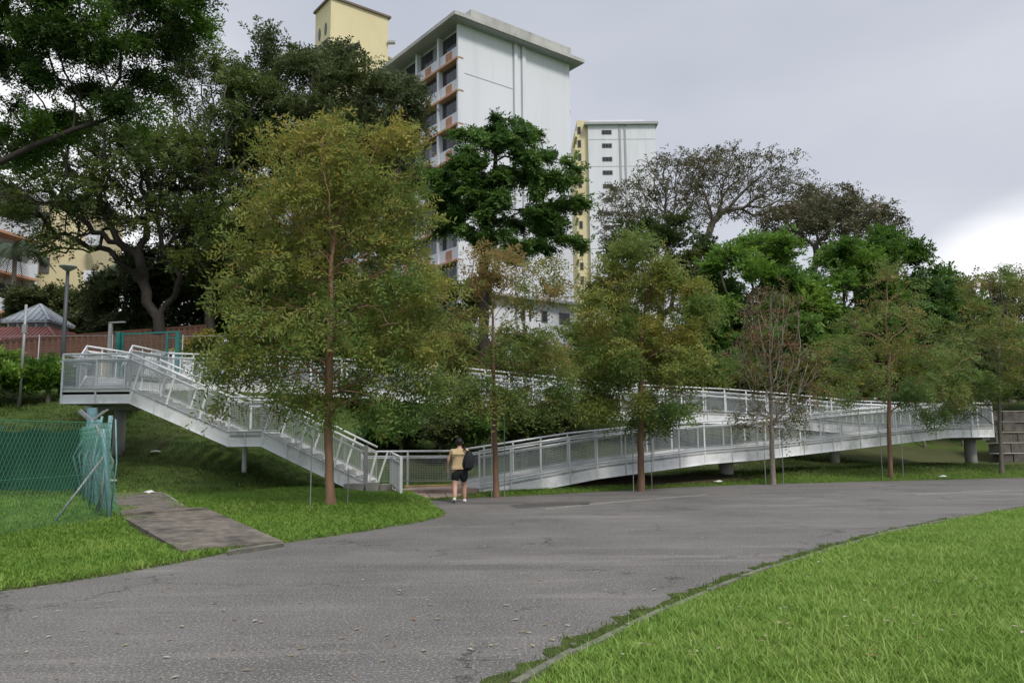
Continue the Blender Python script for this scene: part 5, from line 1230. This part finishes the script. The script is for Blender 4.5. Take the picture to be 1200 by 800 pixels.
skinned('shorts', [(0, 0, .95), (0, 0, .86), (-.105, 0, .76), (-.125, .012, .50), (.105, 0, .76), (.125, .035, .50)], [(0, 1), (1, 2), (2, 3), (1, 4), (4, 5)], [(.205, .165), (.20, .165), .14, .13, .14, .13], BLACKC, 1)
bm = bmesh.new(); bmesh.ops.create_uvsphere(bm, u_segments=20, v_segments=14, radius=1)
for v in bm.verts:
    n_ = 1 + .03 * math.sin(v.co.x * 9) * math.sin(v.co.z * 11); v.co = Vector((v.co.x * .098 * n_, v.co.y * .112 * n_ + .03, v.co.z * .108 * n_ + 1.57 + (.02 if v.co.y > .3 else -.012)))
me = bpy.data.meshes.new('hair'); bm.to_mesh(me); bm.free(); me.materials.append(HAIRM); [setattr(p, 'use_smooth', True) for p in me.polygons]; hr = bpy.data.objects.new('hair', me); COL.objects.link(hr); hr.parent = per
for sx in (-1, 1):
    MB().tube([(sx * .086, .055, 1.50), (sx * .094, .05, 1.525), (sx * .088, .052, 1.55)], [.008, .014, .008], 8).build('ear', SKIN, None, True).parent = per
    sh = MB(); lx = sx * .138; prof = [(-.075, .055, .04), (-.06, .075, .046), (0, .08, .048), (.08, .062, .05), (.16, .045, .048), (.205, .02, .03)]
    vs = []; 
    for y_, hh, hw_ in prof:
        for t in range(8): a = 2 * math.pi * t / 8; vs.append((lx + hw_ * math.cos(a), y_ + (.14 if sx > 0 else -.16), max(.003, hh / 2 + hh / 2 * math.sin(a) * 1.15) + (0 if sx > 0 else .05 - .22 * y_)))
    sh.add(vs, [tuple(range(8))[::-1], tuple(range(40, 48))] + [(i * 8 + k, i * 8 + (k + 1) % 8, (i + 1) * 8 + (k + 1) % 8, (i + 1) * 8 + k) for i in range(5) for k in range(8)]); o = sh.build('shoe', SHOE, None, True); o.parent = per
# backpack slung over the right shoulder
bpk = thing('backpack', 'black backpack slung over the right shoulder of the walking person', 'backpack', (PX + .22, PY - .12, .95))
mb = bmesh.new(); bmesh.ops.create_uvsphere(mb, u_segments=18, v_segments=12, radius=1)
for v in mb.verts:
    z = v.co.z; w_ = 1 - .28 * z; v.co = Vector((PX + .235 + v.co.x * .155 * w_ + .02 * z, PY - .10 + v.co.y * .13 * w_, 1.075 + z * .27))
me = bpy.data.meshes.new('bag_body'); mb.to_mesh(me); mb.free(); me.materials.append(BLACKC); [setattr(p, 'use_smooth', True) for p in me.polygons]; link('bag_body', me, bpk)
MB().tube([(PX + .20, PY - .16, 1.30), (PX + .135, PY - .13, 1.385), (PX + .12, PY - .02, 1.42), (PX + .13, PY + .10, 1.36), (PX + .19, PY + .13, 1.15)], [.022] * 5, 8).build('strap', BLACKC, bpk, True)
MB().box((PX + .25, PY - .235, .98), (.17, .03, .16)).build('front_pocket', BLACKC, bpk)
fu = thing('folded_umbrella', 'pale blue folded umbrella held in the left hand of the walking person', 'umbrella', (PX - .27, PY + .12, .8))
MB().tube([(PX - .30, PY + .15, .55), (PX - .29, PY + .14, .62), (PX - .275, PY + .13, .84), (PX - .27, PY + .125, .92)], [.008, .03, .022, .01], 8).build('canopy', PALEB, fu, True)

# ------------------------------------------------------------------ grass: blades instanced over the lawns
def grass_mat(name, c1, c2, c3):
    m = bpy.data.materials.new(name); m.use_nodes = True; t = m.node_tree; t.nodes.clear(); l = t.links.new
    oi = t.nodes.new('ShaderNodeObjectInfo'); a = t.nodes.new('ShaderNodeAttribute'); a.attribute_name = 'tint'
    g_ = t.nodes.new('ShaderNodeNewGeometry'); nz = t.nodes.new('ShaderNodeTexNoise'); nz.inputs['Scale'].default_value = .7; nz.inputs['Detail'].default_value = 4; l(g_.outputs['Position'], nz.inputs[0])
    a1 = t.nodes.new('ShaderNodeMath'); a1.operation = 'MULTIPLY_ADD'; l(oi.outputs['Random'], a1.inputs[0]); a1.inputs[1].default_value = .5; l(a.outputs['Fac'], a1.inputs[2])
    a2 = t.nodes.new('ShaderNodeMath'); a2.operation = 'MULTIPLY_ADD'; l(nz.outputs[0], a2.inputs[0]); a2.inputs[1].default_value = 1.3; l(a1.outputs[0], a2.inputs[2])
    a3 = t.nodes.new('ShaderNodeMath'); a3.operation = 'MULTIPLY'; l(a2.outputs[0], a3.inputs[0]); a3.inputs[1].default_value = .42
    c = t.nodes.new('ShaderNodeValToRGB'); l(a3.outputs[0], c.inputs[0]); el = c.color_ramp.elements; el.new(.5)
    for i, (p_, q_) in enumerate(zip((.12, .48, .95), (c1, c2, c3))): el[i].position = p_; el[i].color = (*q_, 1)
    p = t.nodes.new('ShaderNodeBsdfPrincipled'); l(c.outputs[0], p.inputs['Base Color']); p.inputs['Roughness'].default_value = .6; p.inputs['Specular IOR Level'].default_value = .25
    tr = t.nodes.new('ShaderNodeBsdfTranslucent'); l(c.outputs[0], tr.inputs[0]); mx = t.nodes.new('ShaderNodeMixShader'); mx.inputs[0].default_value = .35; l(p.outputs[0], mx.inputs[1]); l(tr.outputs[0], mx.inputs[2])
    o = t.nodes.new('ShaderNodeOutputMaterial'); l(mx.outputs[0], o.inputs[0]); return m
def tuft(nb, rad, hmin, hmax, wid, seed, m, bend=.6):
    r_ = np.random.default_rng(seed); V = []; T = []; Fq = []
    for i in range(nb):
        a = r_.uniform(0, 2 * np.pi); d = rad * math.sqrt(r_.uniform(0, 1)); x, y = d * math.cos(a), d * math.sin(a); hh = r_.uniform(hmin, hmax); ba = r_.uniform(0, 2 * np.pi); bb = bend * hh * r_.uniform(.3, 1.2); dx, dy = math.cos(ba), math.sin(ba); fx_, fy_ = -dy * wid / 2, dx * wid / 2; tn = r_.uniform(.1, .9); n0 = len(V)
        for s_, wv in ((0, 1), (.5, .85), (1, .12)):
            px_, py_, pz_ = x + dx * bb * s_ ** 1.8, y + dy * bb * s_ ** 1.8, hh * (s_ - .22 * s_ * s_); V += [(px_ - fx_ * wv, py_ - fy_ * wv, pz_), (px_ + fx_ * wv, py_ + fy_ * wv, pz_)]; T += [tn, tn]
        Fq += [(n0, n0 + 1, n0 + 3, n0 + 2), (n0 + 2, n0 + 3, n0 + 5, n0 + 4)]
    return np_mesh('grass_tuft', np.array(V), np.array(Fq), m, np.array(T))
def scatter(name, surf_mesh, dens, tuft_me, smin, smax, seed):
    """surf_mesh carries a float attribute 'dens' (0..1)"""
    to = bpy.data.objects.new('grass_tuft', tuft_me)
    o = bpy.data.objects.new(name, surf_mesh); COL.objects.link(o)
    ng = bpy.data.node_groups.new(name, 'GeometryNodeTree'); ng.interface.new_socket('Geometry', in_out='INPUT', socket_type='NodeSocketGeometry'); ng.interface.new_socket('Geometry', in_out='OUTPUT', socket_type='NodeSocketGeometry')
    n = ng.nodes; l = ng.links.new; gi = n.new('NodeGroupInput'); go = n.new('NodeGroupOutput')
    dp = n.new('GeometryNodeDistributePointsOnFaces'); na = n.new('GeometryNodeInputNamedAttribute'); na.data_type = 'FLOAT'; na.inputs['Name'].default_value = 'dens'
    mu = n.new('ShaderNodeMath'); mu.operation = 'MULTIPLY'; l(na.outputs[0], mu.inputs[0]); mu.inputs[1].default_value = dens
    l(gi.outputs[0], dp.inputs['Mesh']); l(mu.outputs[0], dp.inputs['Density']); dp.inputs['Seed'].default_value = seed
    ip = n.new('GeometryNodeInstanceOnPoints'); l(dp.outputs['Points'], ip.inputs['Points'])
    ob = n.new('GeometryNodeObjectInfo'); ob.inputs['Object'].default_value = to; ob.inputs['As Instance'].default_value = True; l(ob.outputs['Geometry'], ip.inputs['Instance'])
    rv = n.new('FunctionNodeRandomValue'); rv.data_type = 'FLOAT_VECTOR'; rv.inputs[0].default_value = (-.12, -.12, 0); rv.inputs[1].default_value = (.12, .12, 6.283); l(rv.outputs[0], ip.inputs['Rotation'])
    rs_ = n.new('FunctionNodeRandomValue'); rs_.data_type = 'FLOAT'; rs_.inputs[2].default_value = smin; rs_.inputs[3].default_value = smax; l(rs_.outputs[1], ip.inputs['Scale'])
    l(ip.outputs[0], go.inputs[0]); md = o.modifiers.new('grass', 'NODES'); md.node_group = ng
    o['kind'] = 'stuff'; o['label'] = name.replace('_', ' '); o['category'] = 'grass'; return o
def grid_mesh(X, Y, Z, dens, cut=.02):
    nu, nv = X.shape; ix = np.arange(nu * nv).reshape(nu, nv); f = np.stack([ix[:-1, :-1], ix[1:, :-1], ix[1:, 1:], ix[:-1, 1:]], -1).reshape(-1, 4)
    dd = dens.reshape(-1); f = f[dd[f].max(1) > cut]
    used = np.unique(f); mp_ = -np.ones(nu * nv, int); mp_[used] = np.arange(len(used)); V = np.stack([X, Y, Z], -1).reshape(-1, 3)[used]
    me = np_mesh('grass_area', V, mp_[f], GBRIGHT); a = me.attributes.new('dens', 'FLOAT', 'POINT'); a.data.foreach_set('value', np.ascontiguousarray(dd[used], dtype=np.float32)); return me
GBRIGHT = grass_mat('lawn_blades', (.050, .112, .014), (.122, .245, .028), (.31, .42, .09))
GLONG = grass_mat('long_blades', (.075, .16, .022), (.19, .33, .05), (.42, .52, .17))
GMID = grass_mat('bank_blades', (.050, .092, .020), (.092, .150, .033), (.17, .21, .065))
def inpoly(X, Y, poly):
    ins = np.zeros(X.shape, bool); n_ = len(poly)
    for i in range(n_):
        x1, y1 = poly[i][:2]; x2, y2 = poly[(i + 1) % n_][:2]; c = ((y1 > Y) != (y2 > Y)) & (X < (x2 - x1) * (Y - y1) / (y2 - y1 + 1e-12) + x1); ins ^= c
    return ins
def visible(X, Y, Z, mx_=60):
    q = np.stack([X, Y, Z - CAMH], -1); zc = q @ np.array(FW); u = 600 + F * (q @ np.array(RT)) / np.maximum(zc, .1); v = 400 - F * (q @ np.array(UP)) / np.maximum(zc, .1)
    return (zc > .5) & (u > -170) & (u < 1370) & (v < 1000)
# near lawn
LX = np.array(lv)[:, 0].reshape(-1, nr_); LY = np.array(lv)[:, 1].reshape(-1, nr_); LZ = np.array(lv)[:, 2].reshape(-1, nr_)
dist = np.hypot(LX, LY); dn = np.where(visible(LX, LY, LZ), np.clip((9.0 / np.maximum(dist, 4)) ** 1.5, .10, 1.3), 0) * (dist < 34)
dn1 = dn
scatter('near_lawn_grass', grid_mesh(LX, LY, LZ - .01, dn1), 620, tuft(13, .075, .035, .085, .0065, 1, GBRIGHT, .8), .6, 1.35, 3)
scatter('long_grass_blades', grid_mesh(LX, LY, LZ - .01, dn1), 130, tuft(5, .07, .07, .15, .0075, 2, GLONG, .8), .7, 1.2, 4)
DRY = grass_mat('dry_blades', (.12, .11, .045), (.22, .19, .08), (.36, .32, .16))
patchy = dn1 * np.clip(.5 + np.sin(LX * 1.9 + 1.5 * np.sin(LY * 1.3)) * np.sin(LY * 1.6 + LX * .5), .05, 1)
scatter('dry_lawn_blades', grid_mesh(LX, LY, LZ - .01, patchy), 75, tuft(4, .06, .04, .09, .006, 12, DRY, 1.1), .7, 1.3, 9)
# rim of grass leaning over the kerb and in the weed strip
wv = np.array([v.co[:] for v in wl.data.vertices]).reshape(-1, 4, 3)
scatter('weed_strip_grass', grid_mesh(wv[:, :, 0], wv[:, :, 1], wv[:, :, 2], np.where(visible(wv[:, :, 0], wv[:, :, 1], wv[:, :, 2]), 1.0, 0) * np.array([1, .9, .55, .12])), 330, tuft(9, .05, .02, .055, .006, 5, GMID, .9), .6, 1.3, 5)
# far side
pathp = [[(217, 646), (147, 612), (136, 581), (186, 579.5), (201, 588), (216, 599), (245, 603), (325, 636)]]
bare = np.zeros(TX.shape, bool)
for pl_ in pathp: bare |= inpoly(TX, TY, [tuple(drape(*q)[:2]) for q in pl_])
ent = [tuple(p[:2]) for p in entr]; bare |= inpoly(TX, TY, ent) | inpoly(TX, TY, [tuple(a0[:2]), tuple(a1[:2]), tuple(b1[:2]), tuple(b0[:2])])
ramp_poly = [tuple(p[:2]) for p in LF] + [tuple(p[:2]) for p in reversed(LB)]
under = inpoly(TX, TY, ramp_poly) & (TY < 29)
dist = np.hypot(TX, TY); nzv = .5 + .5 * np.sin(TX * 1.7 + 2 * np.sin(TY * .8)) * np.sin(TY * 1.9 + TX * .3)
vis = visible(TX, TY, TZ) & ~bare & ~under & (V > .04)
flat_ = vis & (dist < 40); slope_ = (TY - np.interp(TX, BX, BY)) > .6
vg = np.where(TX > 0, np.clip((2.0 - V) / .9, .12, 1), 1)
dl = vg * np.where(flat_ & ~slope_, np.clip((11.0 / dist) ** 1.25, .2, 1.2), 0)
scatter('far_lawn_grass', grid_mesh(TX, TY, TZ - .01, dl), 330, tuft(14, .10, .04, .085, .009, 7, GBRIGHT, .8), .7, 1.25, 7)
dh = np.where(flat_ & (slope_ | ((TX > 0) & (V > 1.2))) & (TY < 44), .35 + .65 * nzv, 0)
scatter('hillside_grass', grid_mesh(TX, TY, TZ - .01, dh), 46, tuft(16, .17, .05, .13, .016, 8, GMID, .8), .7, 1.4, 8)
# bare trodden soil shown on the terrain surface
ba = hill.data.attributes.new('bare', 'FLOAT', 'POINT'); ba.data.foreach_set('value', np.where(under, .9, np.where((TX > 0.5) & (V > 1.3) & (TY < 42), .55, 0)).astype(np.float32).ravel())
# grassy mounds round the verge trees are part of the terrain relief; fallen leaves on road and lawn
FALL = leafmat('fallen_leaves', [(.30, .25, .16), (.22, .12, .05), (.42, .40, .34), (.30, .26, .06)], .1)
rf_ = np.random.default_rng(77); V = []; Fq = []; T = []
for i in range(620):
    px_, py_ = rf_.uniform(-50, 1250), 560 + 240 * rf_.uniform(0, 1) ** 1.6
    g = gp(px_, py_, 0); z = .012
    ey_ = float(road_edge_y(g.x, g.y))
    kk_ = min(range(len(KD)), key=lambda q: (KD[q].x - g.x) ** 2 + (KD[q].y - g.y) ** 2); td = KD[min(kk_ + 1, len(KD) - 1)] - KD[max(kk_ - 1, 0)]
    right_ = (g.x - KD[kk_].x) * td.y - (g.y - KD[kk_].y) * td.x > .1
    if g.y > ey_ - .1: z = h(g.x, g.y) + .05
    elif right_: z = .155
    else:
        if rf_.uniform() < .3: continue
    if g.y < 34 and py_ > 500:
        a = rf_.uniform(0, 6.28); s_ = rf_.uniform(.015, .04); ca, sa = math.cos(a), math.sin(a); tl = rf_.uniform(-.3, .3); n0 = len(V)
        for (u_, v_) in ((-1, 0), (0, -.45), (1, 0), (0, .45)): V.append((g.x + s_ * (u_ * ca - v_ * sa), g.y + s_ * (u_ * sa + v_ * ca), z + s_ * (u_ * tl * .4 + abs(v_) * .3)))
        Fq.append((n0, n0 + 1, n0 + 2, n0 + 3)); T += [rf_.uniform()] * 4
fo = link('fallen_leaves', np_mesh('fallen_leaves', np.array(V), np.array(Fq), FALL, np.array(T))); fo['kind'] = 'stuff'
